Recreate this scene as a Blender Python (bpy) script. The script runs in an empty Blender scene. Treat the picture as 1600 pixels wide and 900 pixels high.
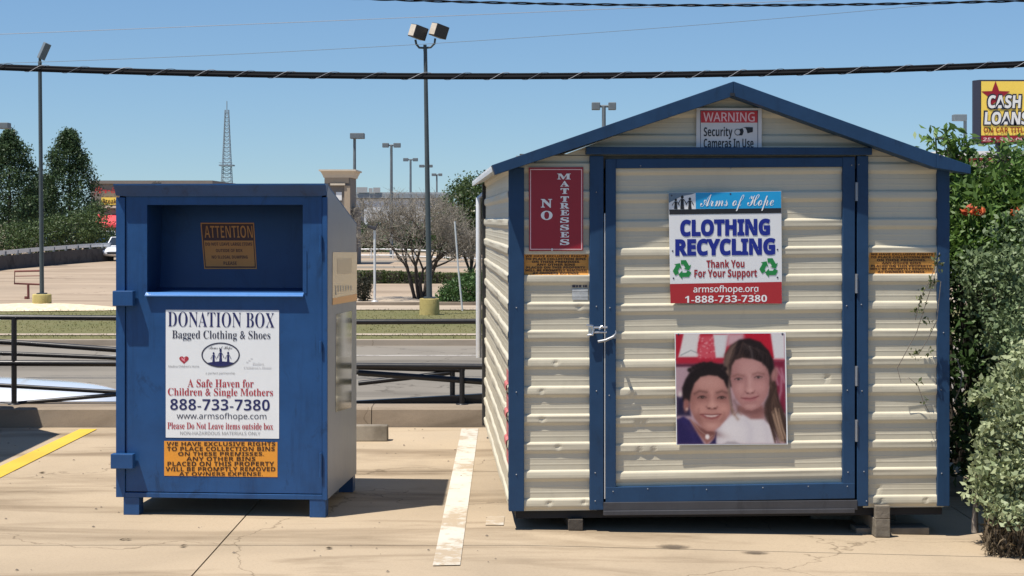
import bpy, bmesh, math, random
import numpy as np
from mathutils import Vector, Matrix

SC = bpy.context.scene
COL = SC.collection
R = random.Random(7)
NR = np.random.default_rng(11)
rad = math.radians

# ------------------------------------------------------------------ camera, world, sun, exposure
F, CX, HY, HC = 2560.0, 800.0, 343.0, 1.63      # focal length in photo pixels, principal point, eye height (m)
cd = bpy.data.cameras.new('camera')
cam = bpy.data.objects.new('camera', cd); COL.objects.link(cam)
cam.location = (0, 0, HC); cam.rotation_euler = (rad(90), 0, 0)
cd.sensor_width = 36; cd.lens = 36 * F / 1600; cd.shift_y = (HY - 450) / 1600
cd.clip_start = 0.1; cd.clip_end = 9000
SC.camera = cam

SUN = Vector((-0.62, -0.43, 1.83)).normalized()
wd = bpy.data.worlds.new('World'); SC.world = wd; wd.use_nodes = True
nt = wd.node_tree; bg = nt.nodes['Background']
sky = nt.nodes.new('ShaderNodeTexSky'); sky.sky_type = 'NISHITA'; sky.sun_disc = False
sky.sun_elevation = math.asin(SUN.z); sky.sun_rotation = math.atan2(SUN.x, SUN.y)
sky.altitude = 200; sky.air_density = 1.3; sky.dust_density = 0.0; sky.ozone_density = 10.0
stc = nt.nodes.new('ShaderNodeTexCoord'); smp = nt.nodes.new('ShaderNodeMapping'); smp.inputs['Location'].default_value = (0, 0, .055)
nt.links.new(stc.outputs['Generated'], smp.inputs[0]); nt.links.new(smp.outputs[0], sky.inputs[0])
nt.links.new(sky.outputs[0], bg.inputs[0]); bg.inputs[1].default_value = 0.086
sl = bpy.data.lights.new('sun', 'SUN'); sl.energy = 5.0; sl.angle = rad(0.53); sl.color = (1, 0.94, 0.85)
so = bpy.data.objects.new('sun', sl); COL.objects.link(so)
so.rotation_euler = SUN.to_track_quat('Z', 'Y').to_euler()
vs = SC.view_settings
vs.view_transform = 'Standard'; vs.look = 'None'; vs.exposure = 0.43; vs.gamma = 1.0; vs.use_curve_mapping = False

# ------------------------------------------------------------------ helpers
def P(px, py, d):
    """the point at distance d along the sight line of a photo pixel (used once, while laying the place out)"""
    return ((px - CX) / F * d, d, HC + (HY - py) / F * d)

def G(px, py, z=0.0):
    d = (HC - z) * F / (py - HY)
    return ((px - CX) / F * d, d, z)

def srgb(r, g, b):
    f = lambda c: (c / 255 / 12.92) if c <= 10 else ((c / 255 + 0.055) / 1.055) ** 2.4
    return (f(r), f(g), f(b))

def tag(o, label=None, cat=None, group=None, kind=None):
    if label: o['label'] = label
    if cat: o['category'] = cat
    if group: o['group'] = group
    if kind: o['kind'] = kind
    return o

def empty(name, loc=(0, 0, 0), rz=0.0):
    o = bpy.data.objects.new(name, None); COL.objects.link(o)
    o.location = loc; o.rotation_euler = (0, 0, rz); o.empty_display_size = .2
    return o

def link(name, me, parent=None):
    o = bpy.data.objects.new(name, me); COL.objects.link(o)
    if parent is not None: o.parent = parent
    return o

def copy_tree(o, parent=None):
    c = o.copy(); COL.objects.link(c)
    if parent is not None:
        c.parent = parent
    for ch in list(o.children):
        copy_tree(ch, c)
    return c

class MB:
    """collects shapes, then links them as ONE mesh object"""
    def __init__(s): s.v = []; s.f = []; s.sm = []
    def add(s, v, f, smooth=False):
        n = len(s.v); s.v += [tuple(p) for p in v]
        s.f += [tuple(i + n for i in q) for q in f]; s.sm += [smooth] * len(f)
    def box(s, a, b, M=None):
        x0, y0, z0 = a; x1, y1, z1 = b
        v = [Vector(p) for p in ((x0,y0,z0),(x1,y0,z0),(x1,y1,z0),(x0,y1,z0),(x0,y0,z1),(x1,y0,z1),(x1,y1,z1),(x0,y1,z1))]
        if M is not None: v = [M @ p for p in v]
        s.add(v, [(0,3,2,1),(4,5,6,7),(0,1,5,4),(1,2,6,5),(2,3,7,6),(3,0,4,7)])
    def prism(s, pts, axis, a, b):
        """extrude a closed 2-d outline along x, y or z from a to b"""
        n = len(pts)
        mk = {'x': lambda p, t: (t, p[0], p[1]), 'y': lambda p, t: (p[0], t, p[1]), 'z': lambda p, t: (p[0], p[1], t)}[axis]
        v = [mk(p, a) for p in pts] + [mk(p, b) for p in pts]
        s.add(v, [tuple(range(n))[::-1], tuple(range(n, 2*n))] + [(i, (i+1) % n, n + (i+1) % n, n + i) for i in range(n)])
    def tube(s, pts, r, n=8, cap=True):
        pts = [Vector(p) for p in pts]; k = len(pts)
        rr = r if hasattr(r, '__len__') else [r] * k
        v = []; pu = None
        for i, p in enumerate(pts):
            t = (pts[min(i+1, k-1)] - pts[max(i-1, 0)]).normalized()
            if pu is None:
                u = t.orthogonal().normalized()
            else:
                u = (pu - t * pu.dot(t))
                u = u.normalized() if u.length > 1e-6 else t.orthogonal().normalized()
            pu = u; w = t.cross(u)
            for j in range(n):
                a = 2 * math.pi * j / n
                v.append(p + (u * math.cos(a) + w * math.sin(a)) * rr[i])
        f = [(i*n+j, i*n+(j+1) % n, (i+1)*n+(j+1) % n, (i+1)*n+j) for i in range(k-1) for j in range(n)]
        s.add(v, f, n > 5)
        if cap:
            s.add(v[:n], [tuple(range(n))[::-1]]); s.add(v[-n:], [tuple(range(n))])
    def lathe(s, prof, c=(0, 0, 0), n=20):
        v = [(c[0] + r*math.cos(2*math.pi*j/n), c[1] + r*math.sin(2*math.pi*j/n), c[2] + z) for r, z in prof for j in range(n)]
        f = [(i*n+j, i*n+(j+1) % n, (i+1)*n+(j+1) % n, (i+1)*n+j) for i in range(len(prof)-1) for j in range(n)]
        s.add(v, f, True)
    def mesh(s, name, mat):
        me = bpy.data.meshes.new(name); me.from_pydata([tuple(p) for p in s.v], [], s.f)
        me.polygons.foreach_set('use_smooth', s.sm)
        if mat is not None: me.materials.append(mat)
        me.update(); return me
    def build(s, name, mat, parent=None, bevel=0, seg=2):
        o = link(name, s.mesh(name, mat), parent)
        if bevel:
            b = o.modifiers.new('bevel', 'BEVEL'); b.width = bevel; b.segments = seg; b.limit_method = 'ANGLE'; b.angle_limit = rad(40)
        return o

# ------------------------------------------------------------------ materials
def N(t, kind, **kw):
    n = t.nodes.new(kind)
    for k, v in kw.items(): setattr(n, k, v)
    return n

def newmat(name):
    m = bpy.data.materials.new(name); m.use_nodes = True
    t = m.node_tree; return m, t, t.nodes['Principled BSDF']

def ramp(t, fac, stops):
    r = N(t, 'ShaderNodeValToRGB')
    e = r.color_ramp.elements
    while len(e) < len(stops): e.new(0.5)
    for i, (p, c) in enumerate(stops):
        e[i].position = p; e[i].color = (*c, 1) if len(c) == 3 else c
    t.links.new(fac, r.inputs[0]); return r.outputs[0]

def noise(t, scale, detail=4, rough=.55, vec=None, dist=0):
    n = N(t, 'ShaderNodeTexNoise'); n.inputs['Scale'].default_value = scale; n.inputs['Detail'].default_value = detail
    n.inputs['Roughness'].default_value = rough; n.inputs['Distortion'].default_value = dist
    if vec is not None: t.links.new(vec, n.inputs['Vector'])
    return n.outputs['Fac']

def ocoord(t, scale=(1, 1, 1), world=False):
    if world: src = N(t, 'ShaderNodeNewGeometry').outputs['Position']
    else: src = N(t, 'ShaderNodeTexCoord').outputs['Object']
    mp = N(t, 'ShaderNodeMapping'); mp.inputs['Scale'].default_value = scale
    t.links.new(src, mp.inputs['Vector']); return mp.outputs[0]

def mix(t, a, b, fac, mode='MIX'):
    m = N(t, 'ShaderNodeMix', data_type='RGBA', blend_type=mode)
    for sock, val in ((m.inputs['Factor'], fac), (m.inputs['A'], a), (m.inputs['B'], b)):
        if hasattr(val, 'links'): t.links.new(val, sock)
        elif isinstance(val, (int, float)): sock.default_value = val
        else: sock.default_value = (*val, 1)
    return m.outputs['Result']

def mul(c, k): return tuple(min(1, x * k) for x in c)

def bumpit(t, b, h, strength, dist=.01):
    n = N(t, 'ShaderNodeBump'); n.inputs['Strength'].default_value = strength; n.inputs['Distance'].default_value = dist
    t.links.new(h, n.inputs['Height']); t.links.new(n.outputs[0], b.inputs['Normal'])

def mat(name, col, rough=.6, var=.12, scale=6, bump=0, bscale=60, metal=0, coat=0, spec=.5, world=False):
    m, t, b = newmat(name)
    vec = ocoord(t, world=world)
    n1 = noise(t, scale, 6, .6, vec)
    c = ramp(t, n1, [(.25, mul(col, 1 - var)), (.75, mul(col, 1 + var))])
    t.links.new(c, b.inputs['Base Color'])
    b.inputs['Roughness'].default_value = rough; b.inputs['Metallic'].default_value = metal
    b.inputs['Specular IOR Level'].default_value = spec
    if coat: b.inputs['Coat Weight'].default_value = coat; b.inputs['Coat Roughness'].default_value = .08
    if bump: bumpit(t, b, noise(t, bscale, 5, .6, vec), bump)
    return m

def m_concrete(name, col, stain=.5, scale=1.0, grit=.5):
    m, t, b = newmat(name)
    w = ocoord(t, world=True)
    big = noise(t, .55 * scale, 5, .6, w, .4)
    st = noise(t, 1.0, 6, .65, ocoord(t, (.35 * scale, 1.7 * scale, 1), True), .6)
    fine = noise(t, 70 * scale, 5, .75, w)
    spk = noise(t, 260 * scale, 2, .6, w)
    oi = N(t, 'ShaderNodeObjectInfo').outputs['Random']
    c = ramp(t, big, [(.28, mul(col, .80)), (.5, col), (.72, mul(col, 1.10))])
    c = mix(t, c, ramp(t, st, [(.34, mul(col, .62)), (.5, (1, 1, 1)), (1, (1, 1, 1))]), stain, 'MULTIPLY')
    c = mix(t, c, ramp(t, fine, [(.25, (.6, .59, .57)), (.5, (1, 1, 1)), (.8, (1.0, 1.0, 1.0))]), grit, 'MULTIPLY')
    c = mix(t, c, ramp(t, spk, [(.30, (.5, .49, .47)), (.40, (1, 1, 1)), (1, (1, 1, 1))]), grit, 'MULTIPLY')
    c = mix(t, c, ramp(t, oi, [(0, (.95, .95, .96)), (1, (1, 1, 1))]), 1.0, 'MULTIPLY')
    # cracks
    vo = N(t, 'ShaderNodeTexVoronoi', feature='DISTANCE_TO_EDGE'); vo.inputs['Scale'].default_value = .42 * scale
    wv = N(t, 'ShaderNodeVectorMath', operation='ADD')
    nn = N(t, 'ShaderNodeTexNoise'); nn.inputs['Scale'].default_value = 1.6; nn.inputs['Detail'].default_value = 5
    t.links.new(w, nn.inputs['Vector']); t.links.new(w, wv.inputs[0]); t.links.new(nn.outputs['Color'], wv.inputs[1])
    t.links.new(wv.outputs[0], vo.inputs['Vector'])
    ck = ramp(t, vo.outputs['Distance'], [(.0, (.45, .43, .40)), (.0035, (1, 1, 1)), (1, (1, 1, 1))])
    c = mix(t, c, ck, .8, 'MULTIPLY')
    t.links.new(c, b.inputs['Base Color']); b.inputs['Roughness'].default_value = .88; b.inputs['Specular IOR Level'].default_value = .25
    bumpit(t, b, fine, .25, .004)
    return m

def m_worn(name, paint, base, amount=.46, scale=14):
    """road paint worn through to the concrete"""
    m, t, b = newmat(name)
    w = ocoord(t, world=True)
    a = noise(t, scale, 8, .72, w, .3); k = noise(t, 2.2, 4, .6, w)
    s = N(t, 'ShaderNodeMath', operation='ADD'); t.links.new(a, s.inputs[0])
    k2 = N(t, 'ShaderNodeMath', operation='MULTIPLY'); t.links.new(k, k2.inputs[0]); k2.inputs[1].default_value = .8
    t.links.new(k2.outputs[0], s.inputs[1])
    msk = ramp(t, s.outputs[0], [(amount, (0, 0, 0)), (amount + .12, (1, 1, 1))])
    c = mix(t, base, ramp(t, k, [(.3, mul(paint, .82)), (.7, paint)]), msk)
    t.links.new(c, b.inputs['Base Color']); b.inputs['Roughness'].default_value = .75
    return m

def m_paintmetal(name, col, rough=.35, dirt=.35, coat=.25, rust=0.0, streak=True):
    m, t, b = newmat(name)
    v = ocoord(t)
    n1 = noise(t, 3.5, 6, .65, v); n2 = noise(t, 1, 6, .7, ocoord(t, (14, 14, 1.3)))
    c = ramp(t, n1, [(.25, mul(col, 1-.24*min(1, dirt*2.2))), (.5, col), (.78, mul(col, 1+.2*min(1, dirt*2.2)))])
    if streak:
        c = mix(t, c, ramp(t, n2, [(.3, (.55, .55, .58)), (.48, (1, 1, 1)), (1, (1, 1, 1))]), dirt, 'MULTIPLY')
    sc = noise(t, 46, 5, .75, ocoord(t, (1, 1, 3.2)))
    c = mix(t, c, mul(col, 1.7), ramp(t, sc, [(.64, (0, 0, 0)), (.72, (.5*min(1, dirt*2),)*3)]))
    sd = noise(t, 7, 7, .72, ocoord(t, (1, 1, .55)), .8)
    c = mix(t, c, mul(col, .45), ramp(t, sd, [(.57, (0, 0, 0)), (.66, (.75*min(1, dirt*1.6),)*3), (.72, (.2*dirt,)*3)]))
    if rust:
        rn = noise(t, 22, 6, .7, v)
        c = mix(t, c, (.16, .07, .035), ramp(t, rn, [(.66 - rust, (0, 0, 0)), (.74 - rust, (1, 1, 1))]))
    t.links.new(c, b.inputs['Base Color'])
    rr = N(t, 'ShaderNodeMapRange'); rr.inputs['To Min'].default_value = rough * .8; rr.inputs['To Max'].default_value = rough * 1.35
    t.links.new(n1, rr.inputs['Value']); t.links.new(rr.outputs[0], b.inputs['Roughness'])
    b.inputs['Coat Weight'].default_value = coat; b.inputs['Coat Roughness'].default_value = .18
    b.inputs['Specular IOR Level'].default_value = .38
    bumpit(t, b, noise(t, 5, 3, .5, v), .2, .02)
    return m

def m_leaf(name, dark, light, trans=.3, gloss=.35):
    m, t, b = newmat(name)
    a = N(t, 'ShaderNodeAttribute', attribute_name='tint')
    c = ramp(t, a.outputs['Fac'], [(0, dark), (1, light)])
    t.links.new(c, b.inputs['Base Color']); b.inputs['Roughness'].default_value = .5; b.inputs['Specular IOR Level'].default_value = gloss
    tr = N(t, 'ShaderNodeBsdfTranslucent'); t.links.new(mix(t, c, (.75, .9, .3), .25, 'MULTIPLY'), tr.inputs['Color'])
    ms = N(t, 'ShaderNodeMixShader'); ms.inputs[0].default_value = trans
    t.links.new(b.outputs[0], ms.inputs[1]); t.links.new(tr.outputs[0], ms.inputs[2])
    t.links.new(ms.outputs[0], t.nodes['Material Output'].inputs['Surface'])
    return m

def m_grass(name, a, bcol):
    m, t, b = newmat(name); w = ocoord(t, (1, 1, 1), True)
    n1 = noise(t, .5, 6, .7, w); n2 = noise(t, 9, 4, .7, w)
    c = mix(t, ramp(t, n1, [(.3, a), (.7, bcol)]), ramp(t, n2, [(.25, (.6, .6, .6)), (.75, (1, 1, 1))]), .7, 'MULTIPLY')
    t.links.new(c, b.inputs['Base Color']); b.inputs['Roughness'].default_value = .95; bumpit(t, b, n2, .6, .05)
    return m

CONC = (.398, .315, .216)
M = {}
M['slab'] = m_concrete('parking_concrete', mul(CONC, 1.03), .6)
M['kerb'] = m_concrete('kerb_concrete', (.29, .235, .175), .5, 1.4)
M['road'] = m_concrete('road_concrete', (.222, .198, .160), .45, .35, .2)
M['lot'] = m_concrete('lot_concrete', (.36, .28, .20), .4, .25, .2)
M['walk'] = m_concrete('walk_concrete', (.40, .33, .25), .3, .5, .2)
M['dirt'] = mat('dirt', (.10, .085, .065), .95, .3, 9)
M['gravel'] = mat('bed_gravel', (.38, .31, .23), .95, .35, 6, .8, 30, world=True)
M['stopc'] = m_concrete('wheel_stop_concrete', (.27, .235, .185), .6, 2.5)
M['white_line'] = m_worn('white_line', (.60, .555, .465), CONC, .77)
M['yellow_line'] = m_worn('yellow_line', (.66, .43, .045), CONC, .50)
M['bluebox'] = m_paintmetal('donation_blue', (.012, .064, .185), .42, .55, .10)
M['bluebox_shade'] = m_paintmetal('donation_blue_shaded', (.009, .042, .125), .4, .3, .1)  # darker copy of the blue: the chute's shade is put into the colour
M['bluebox_lit'] = m_paintmetal('donation_blue_lit_lip', (.06, .19, .46), .35, .2, .3)  # lighter copy of the blue: light on the chute lip is painted in
M['side_sheen'] = m_paintmetal('side_reflection_grey', (.23, .255, .31), .42, .15, .1)  # grey base stands in for bright surroundings reflected on the blue side
M['trim'] = m_paintmetal('shed_blue_trim', (.011, .044, .105), .5, .4, .0)
M['beige'] = m_paintmetal('shed_beige_metal', (.55, .50, .38), .42, .08, .0)
M['under'] = mat('black_floor', (.012, .012, .014), .8)
M['timber'] = mat('weathered_timber', (.17, .145, .11), .9, .3, 12, .5, 40)
M['sill'] = m_paintmetal('sill_grey', (.05, .05, .055), .5, .4, 0)
M['steel'] = mat('galvanised_steel', (.62, .62, .62), .32, .1, 30, metal=.9)
M['alu'] = mat('pale_aluminium', (.68, .68, .67), .42, .08, 20, metal=.3)
M['blackrail'] = m_paintmetal('black_rail_paint', (.012, .012, .014), .42, .2, .1)
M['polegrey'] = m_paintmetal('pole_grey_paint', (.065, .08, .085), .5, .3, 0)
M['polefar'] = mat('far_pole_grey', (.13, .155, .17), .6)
M['yellowbase'] = m_concrete('yellow_base_paint', (.47, .385, .15), .35, 1.5)
M['lamphouse'] = mat('lamp_housing_bronze', (.035, .032, .035), .5, .1)
M['lamp_lit'] = mat('lamp_face_sunlit', (.55, .47, .37), .4, .15, 9)  # pale colour for the sunny side of the dark housing, sunlight painted in
M['glass'] = mat('dark_glass', (.02, .025, .03), .05, 0, spec=.8)
M['rubber'] = mat('rubber', (.015, .015, .016), .9)
M['carwhite'] = mat('white_car_paint', (.78, .79, .80), .22, .01, coat=.8)
M['cargrey'] = mat('grey_car_paint', (.20, .21, .23), .25, .02, coat=.8)
M['carred'] = mat('red_car_paint', (.28, .03, .03), .25, .02, coat=.8)
M['carblue'] = mat('dark_blue_car_paint', (.03, .05, .11), .25, .02, coat=.8)
M['headlamp'] = mat('headlamp_lens', (.75, .77, .8), .1, 0)
M['cable'] = mat('cable_sheath', (.008, .008, .009), .75, .05, spec=.12)
M['asphalt'] = m_concrete('asphalt', (.05, .05, .052), .3, 1.0)
M['plastic'] = mat('black_plastic', (.02, .02, .022), .5)
M['wiregrey'] = mat('grey_wire', (.26, .27, .29), .6)
M['screwhead'] = mat('screw_heads', (.30, .31, .33), .45, .1, 30, metal=.5)
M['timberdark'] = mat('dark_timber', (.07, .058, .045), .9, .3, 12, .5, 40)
M['bark'] = mat('pale_bark', (.20, .17, .14), .9, .3, 20, .5, 50)
M['barkdark'] = mat('dark_bark', (.06, .048, .038), .95, .3, 20, .5, 50)
M['twig'] = mat('dry_twigs', (.22, .195, .16), .9, .25, 15)
M['stucco'] = mat('beige_stucco', (.40, .315, .225), .9, .06, 4, .2, 90)
M['stucco_light'] = mat('pale_stucco', (.62, .53, .41), .9, .05, 4)
M['stucco_grey'] = mat('grey_brown_stucco', (.20, .175, .15), .9, .08, 4)
M['pale'] = mat('pale_grey_concrete', (.36, .37, .37), .85, .08, 1)
M['bridge'] = mat('bridge_grey', (.26, .29, .31), .8, .1, 1)
M['wallgrey'] = m_concrete('retaining_concrete', (.085, .078, .074), .6, .6)
M['rust'] = mat('rusty_red_steel', (.17, .055, .045), .8, .3, 30)
M['redawn'] = mat('red_awning', (.62, .045, .06), .7, .06)
M['redpaint'] = mat('red_paint', (.45, .04, .04), .6, .06)
M['whitepaint'] = mat('white_paint', (.80, .79, .76), .6, .04)
# inks and sign faces (flat print)
def ink(n, c, rough=.5, var=.03): M[n] = mat(n, c, rough, var, 9)
ink('ink_navy', srgb(30, 34, 88)); ink('ink_charcoal', srgb(52, 54, 72)); ink('ink_red', srgb(170, 48, 58)); ink('ink_grey', srgb(150, 150, 150))
ink('ink_black', (.012, .012, .014)); ink('ink_brown', srgb(62, 34, 18)); ink('ink_white', (.80, .79, .77)); ink('ink_palegrey', srgb(205, 205, 205))
ink('paper_white', (.78, .79, .78), .35); ink('sign_white', (.74, .74, .73), .35); ink('sticker_orange', srgb(222, 148, 48), .5, .08)
ink('sticker_faded', srgb(200, 140, 62), .6, .10); ink('attention_dark', srgb(70, 34, 24)); ink('attention_tan', srgb(196, 132, 66), .6, .08)
ink('sign_maroon', srgb(150, 28, 42), .4, .05); ink('sign_red', srgb(168, 40, 44), .4, .03); ink('sign_cyan', srgb(30, 152, 205), .35, .04)
ink('ink_royal', srgb(24, 38, 132), .4); ink('ink_green', srgb(34, 128, 62), .4); ink('ink_thanks', srgb(150, 36, 44), .4)
ink('warn_grey', (.62, .60, .58), .5, .05); ink('warn_red', srgb(196, 50, 56), .5, .12); ink('warn_pink', srgb(232, 190, 190), .5)
ink('sign_yellow', srgb(250, 214, 92), .4, .03); ink('sign_star', srgb(150, 24, 40), .4); ink('sign_frame', srgb(44, 46, 62), .5)
ink('titles_brown', srgb(150, 56, 20), .4); ink('cream', srgb(226, 205, 170), .25, .05); ink('ochre', srgb(214, 150, 70), .3, .05)
ink('cream_shade', srgb(196, 176, 146), .3); ink('picture_grey', srgb(104, 122, 136), .4, .1); ink('ink_pink', srgb(226, 140, 152), .5)
M['gloss_poster'] = mat('glossy_side_poster', (.16, .17, .13), .06, .25, 3, coat=1.0)
# ------------------------------------------------------------------ lettering and sign faces
def _map(s, U, L, D):
    o = ''
    for c in s:
        if 'A' <= c <= 'Z': o += chr(U + ord(c) - 65)
        elif 'a' <= c <= 'z' and L: o += chr(L + ord(c) - 97)
        elif c.isdigit() and D: o += chr(D + ord(c) - 48)
        else: o += c
    return o
STYLE = {'serif': (0x1D400, 0x1D41A, 0x1D7CE), 'bold': (0x1D5D4, 0x1D5EE, 0x1D7EC), 'script': (0x1D4D0, 0x1D4EA, 0), 'sans': (0x1D5A0, 0x1D5BA, 0x1D7E2)}
_tc = {}
def text_geo(s, style, off, res):
    k = (s, style, off, res)
    if k in _tc: return _tc[k]
    c = bpy.data.curves.new('lettering', 'FONT')
    c.body = _map(s, *STYLE[style]); c.size = 1; c.resolution_u = res; c.offset = off
    o = bpy.data.objects.new('lettering', c); COL.objects.link(o)
    dg = bpy.context.evaluated_depsgraph_get()
    me = bpy.data.meshes.new_from_object(o.evaluated_get(dg))
    v = np.zeros(len(me.vertices) * 3); me.vertices.foreach_get('co', v); v = v.reshape(-1, 3)[:, :2]
    f = [tuple(p.vertices) for p in me.polygons]
    v = (v - v.min(0)) / (v.max(0) - v.min(0))
    bpy.data.objects.remove(o); bpy.data.curves.remove(c); bpy.data.meshes.remove(me)
    _tc[k] = (v, f); return v, f

class Frame:
    """a thing's own axes: origin on the ground, x along its front, y into its depth"""
    def __init__(s, o, ang):
        s.o = Vector(o); s.a = ang
        s.c, s.s = math.cos(ang), math.sin(ang)
        s.M = Matrix.Translation(s.o) @ Matrix.Rotation(ang, 4, 'Z')
    def at(s, px, py, y=0.0):
        px = np.asarray(px, float); py = np.asarray(py, float)
        ox, oy, oz = -s.o.x, -s.o.y, HC - s.o.z
        cx, cy = ox * s.c + oy * s.s, -ox * s.s + oy * s.c
        rx = (px - CX) / F; ry = np.ones_like(rx); rz = (HY - py) / F
        qx, qy = rx * s.c + ry * s.s, -rx * s.s + ry * s.c
        t = (y - cy) / qy
        return cx + t * qx, oz + t * rz
    def fbox(s, mb, x0, y0, x1, y1, ya, yb, sh=None):
        """a box whose front face (at local y = ya) covers a photo rectangle"""
        (a, c), (z1, z0) = s.at([x0, x1], [y0, y1], ya)
        mb.box((a, ya, z0), (c, yb, z1))

class Face:
    """a printed face lying in a frame's plane y; drape lets it follow a ribbed wall"""
    def __init__(s, fr, y, parent=None, lift=.0008, drape=None):
        s.fr, s.y, s.par, s.lift, s.drape = fr, y, parent, lift, drape
    def v3(s, x, z, lay):
        y = np.full_like(x, s.y) if s.drape is None else s.drape(x, z)
        return np.stack([x, y - s.lift * lay, z], 1)
    def pts(s, px, py, lay):
        x, z = s.fr.at(px, py, s.y); return s.v3(x, z, lay)
    def poly(s, mb, pts, lay=1):
        p = s.pts([q[0] for q in pts], [q[1] for q in pts], lay)
        e = p[1] - p[0]
        a = sum((p[i][0]*p[(i+1) % len(p)][2] - p[(i+1) % len(p)][0]*p[i][2]) for i in range(len(p)))
        idx = tuple(range(len(p))); mb.add(p, [idx if a > 0 else idx[::-1]])
    def rect(s, mb, x0, y0, x1, y1, lay=1): s.poly(mb, [(x0, y0), (x1, y0), (x1, y1), (x0, y1)], lay)
    def ell(s, mb, cx, cy, rx, ry, lay=1, n=28, a0=0, a1=360):
        s.poly(mb, [(cx + rx*math.cos(rad(a0+(a1-a0)*i/n)), cy + ry*math.sin(rad(a0+(a1-a0)*i/n))) for i in range(n + (a1-a0 < 360))], lay)
    def ring(s, mb, cx, cy, rx, ry, w, lay=1, n=36):
        for i in range(n):
            a, b = 2*math.pi*i/n, 2*math.pi*(i+1)/n
            s.poly(mb, [(cx+rx*math.cos(a), cy+ry*math.sin(a)), (cx+rx*math.cos(b), cy+ry*math.sin(b)),
                        (cx+(rx-w)*math.cos(b), cy+(ry-w)*math.sin(b)), (cx+(rx-w)*math.cos(a), cy+(ry-w)*math.sin(a))], lay)
    def frame(s, mb, x0, y0, x1, y1, w, lay=1):
        s.rect(mb, x0, y0, x1, y0+w, lay); s.rect(mb, x0, y1-w, x1, y1, lay)
        s.rect(mb, x0, y0+w, x0+w, y1-w, lay); s.rect(mb, x1-w, y0+w, x1, y1-w, lay)
    def text(s, mb, body, style, x0, y0, x1, y1, off=0.0, tilt=0.0, shear=0.0, lay=2, res=3):
        v, f = text_geo(body, style, off, res)
        a, b = v[:, 0], v[:, 1]
        px = x0 + (x1-x0)*a + shear*b; py = y1 + (y0-y1)*b + tilt*a
        mb.add(s.pts(px, py, lay), f)
    def line(s, body, style, x0, y0, x1, y1, mat, **k):
        mb = MB(); s.text(mb, body, style, x0, y0, x1, y1, **k); return s.put(mb, 'lettering', mat)
    def put(s, mb, name, mat, parent=None):
        o = mb.build(name, M[mat], parent or s.par)
        if name == 'screws': o['kind'] = 'stuff'
        return o

def recenter(root, fr):
    """move a top-level sign's origin to its own centre"""
    co = [v.co for v in root.data.vertices]
    c = sum((Vector(p) for p in co), Vector()) / len(co)
    T = Matrix.Translation(-c)
    root.data.transform(T)
    for ch in root.children: ch.data.transform(T)
    root.matrix_world = fr.M @ Matrix.Translation(c)

def people_icon(fc, mb, cx, y0, y1, w, lay=2, arm=1):
    h = y1 - y0
    fc.ell(mb, cx, y0 + h*.13, w*.30, h*.13, lay, 12)
    fc.poly(mb, [(cx-w*.3, y0+h*.27), (cx+w*.3, y0+h*.27), (cx+w*.30, y0+h*.62), (cx+w*.42, y1), (cx-w*.42, y1), (cx-w*.30, y0+h*.62)], lay)
    for sg in (-1, 1):
        fc.poly(mb, [(cx+sg*w*.25, y0+h*.28), (cx+sg*w*.40, y0+h*.30), (cx+sg*w*.95, y0+h*.62), (cx+sg*w*.85, y0+h*.68)], lay + .3)

def recycle_icon(fc, mb, cx, cy, r, lay=2):
    A = [(.86, .30), (.62, .74), (-.02, .74), (-.02, .96), (-.40, .52), (-.02, .10), (-.02, .32), (.36, .32), (.48, .10)]
    for k in range(3):
        a = rad(120*k); c, s_ = math.cos(a), math.sin(a)
        fc.poly(mb, [(cx + r*(x*c - y*s_), cy + r*(x*s_ + y*c)) for x, y in A], lay)

# ------------------------------------------------------------------ foliage
def leaf_mesh(name, C, D, size, mat_, width=.5, jitter=.35, up=.3, tint=None, aim=.0):
    """one small folded quad per leaf. C: centres (n,3); D: outward direction each leaf leans to"""
    n = len(C)
    L = size * (1 + jitter * NR.uniform(-1, 1, n))
    t = NR.normal(size=(n, 3)) + D * aim; t[:, 2] += up
    t /= np.linalg.norm(t, axis=1)[:, None] + 1e-9
    q = NR.normal(size=(n, 3)); w = np.cross(t, q); w /= np.linalg.norm(w, axis=1)[:, None] + 1e-9
    nn = np.cross(w, t)
    V = np.empty((n, 4, 3))
    V[:, 0] = C - t * (L*.5)[:, None]; V[:, 2] = C + t * (L*.5)[:, None]
    fold = nn * (L*.12)[:, None]
    V[:, 1] = C + w * (L*width*.5)[:, None] + fold; V[:, 3] = C - w * (L*width*.5)[:, None] + fold
    me = bpy.data.meshes.new(name)
    me.vertices.add(4*n); me.loops.add(4*n); me.polygons.add(n)
    me.vertices.foreach_set('co', V.reshape(-1)); me.loops.foreach_set('vertex_index', np.arange(4*n, dtype=np.int32))
    me.polygons.foreach_set('loop_start', np.arange(0, 4*n, 4, dtype=np.int32))
    if tint is None: tint = NR.uniform(0, 1, n)
    at = me.attributes.new('tint', 'FLOAT', 'POINT'); at.data.foreach_set('value', np.repeat(tint, 4).astype(np.float32))
    me.materials.append(mat_); me.update(calc_edges=True); me.validate()
    return me

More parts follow.
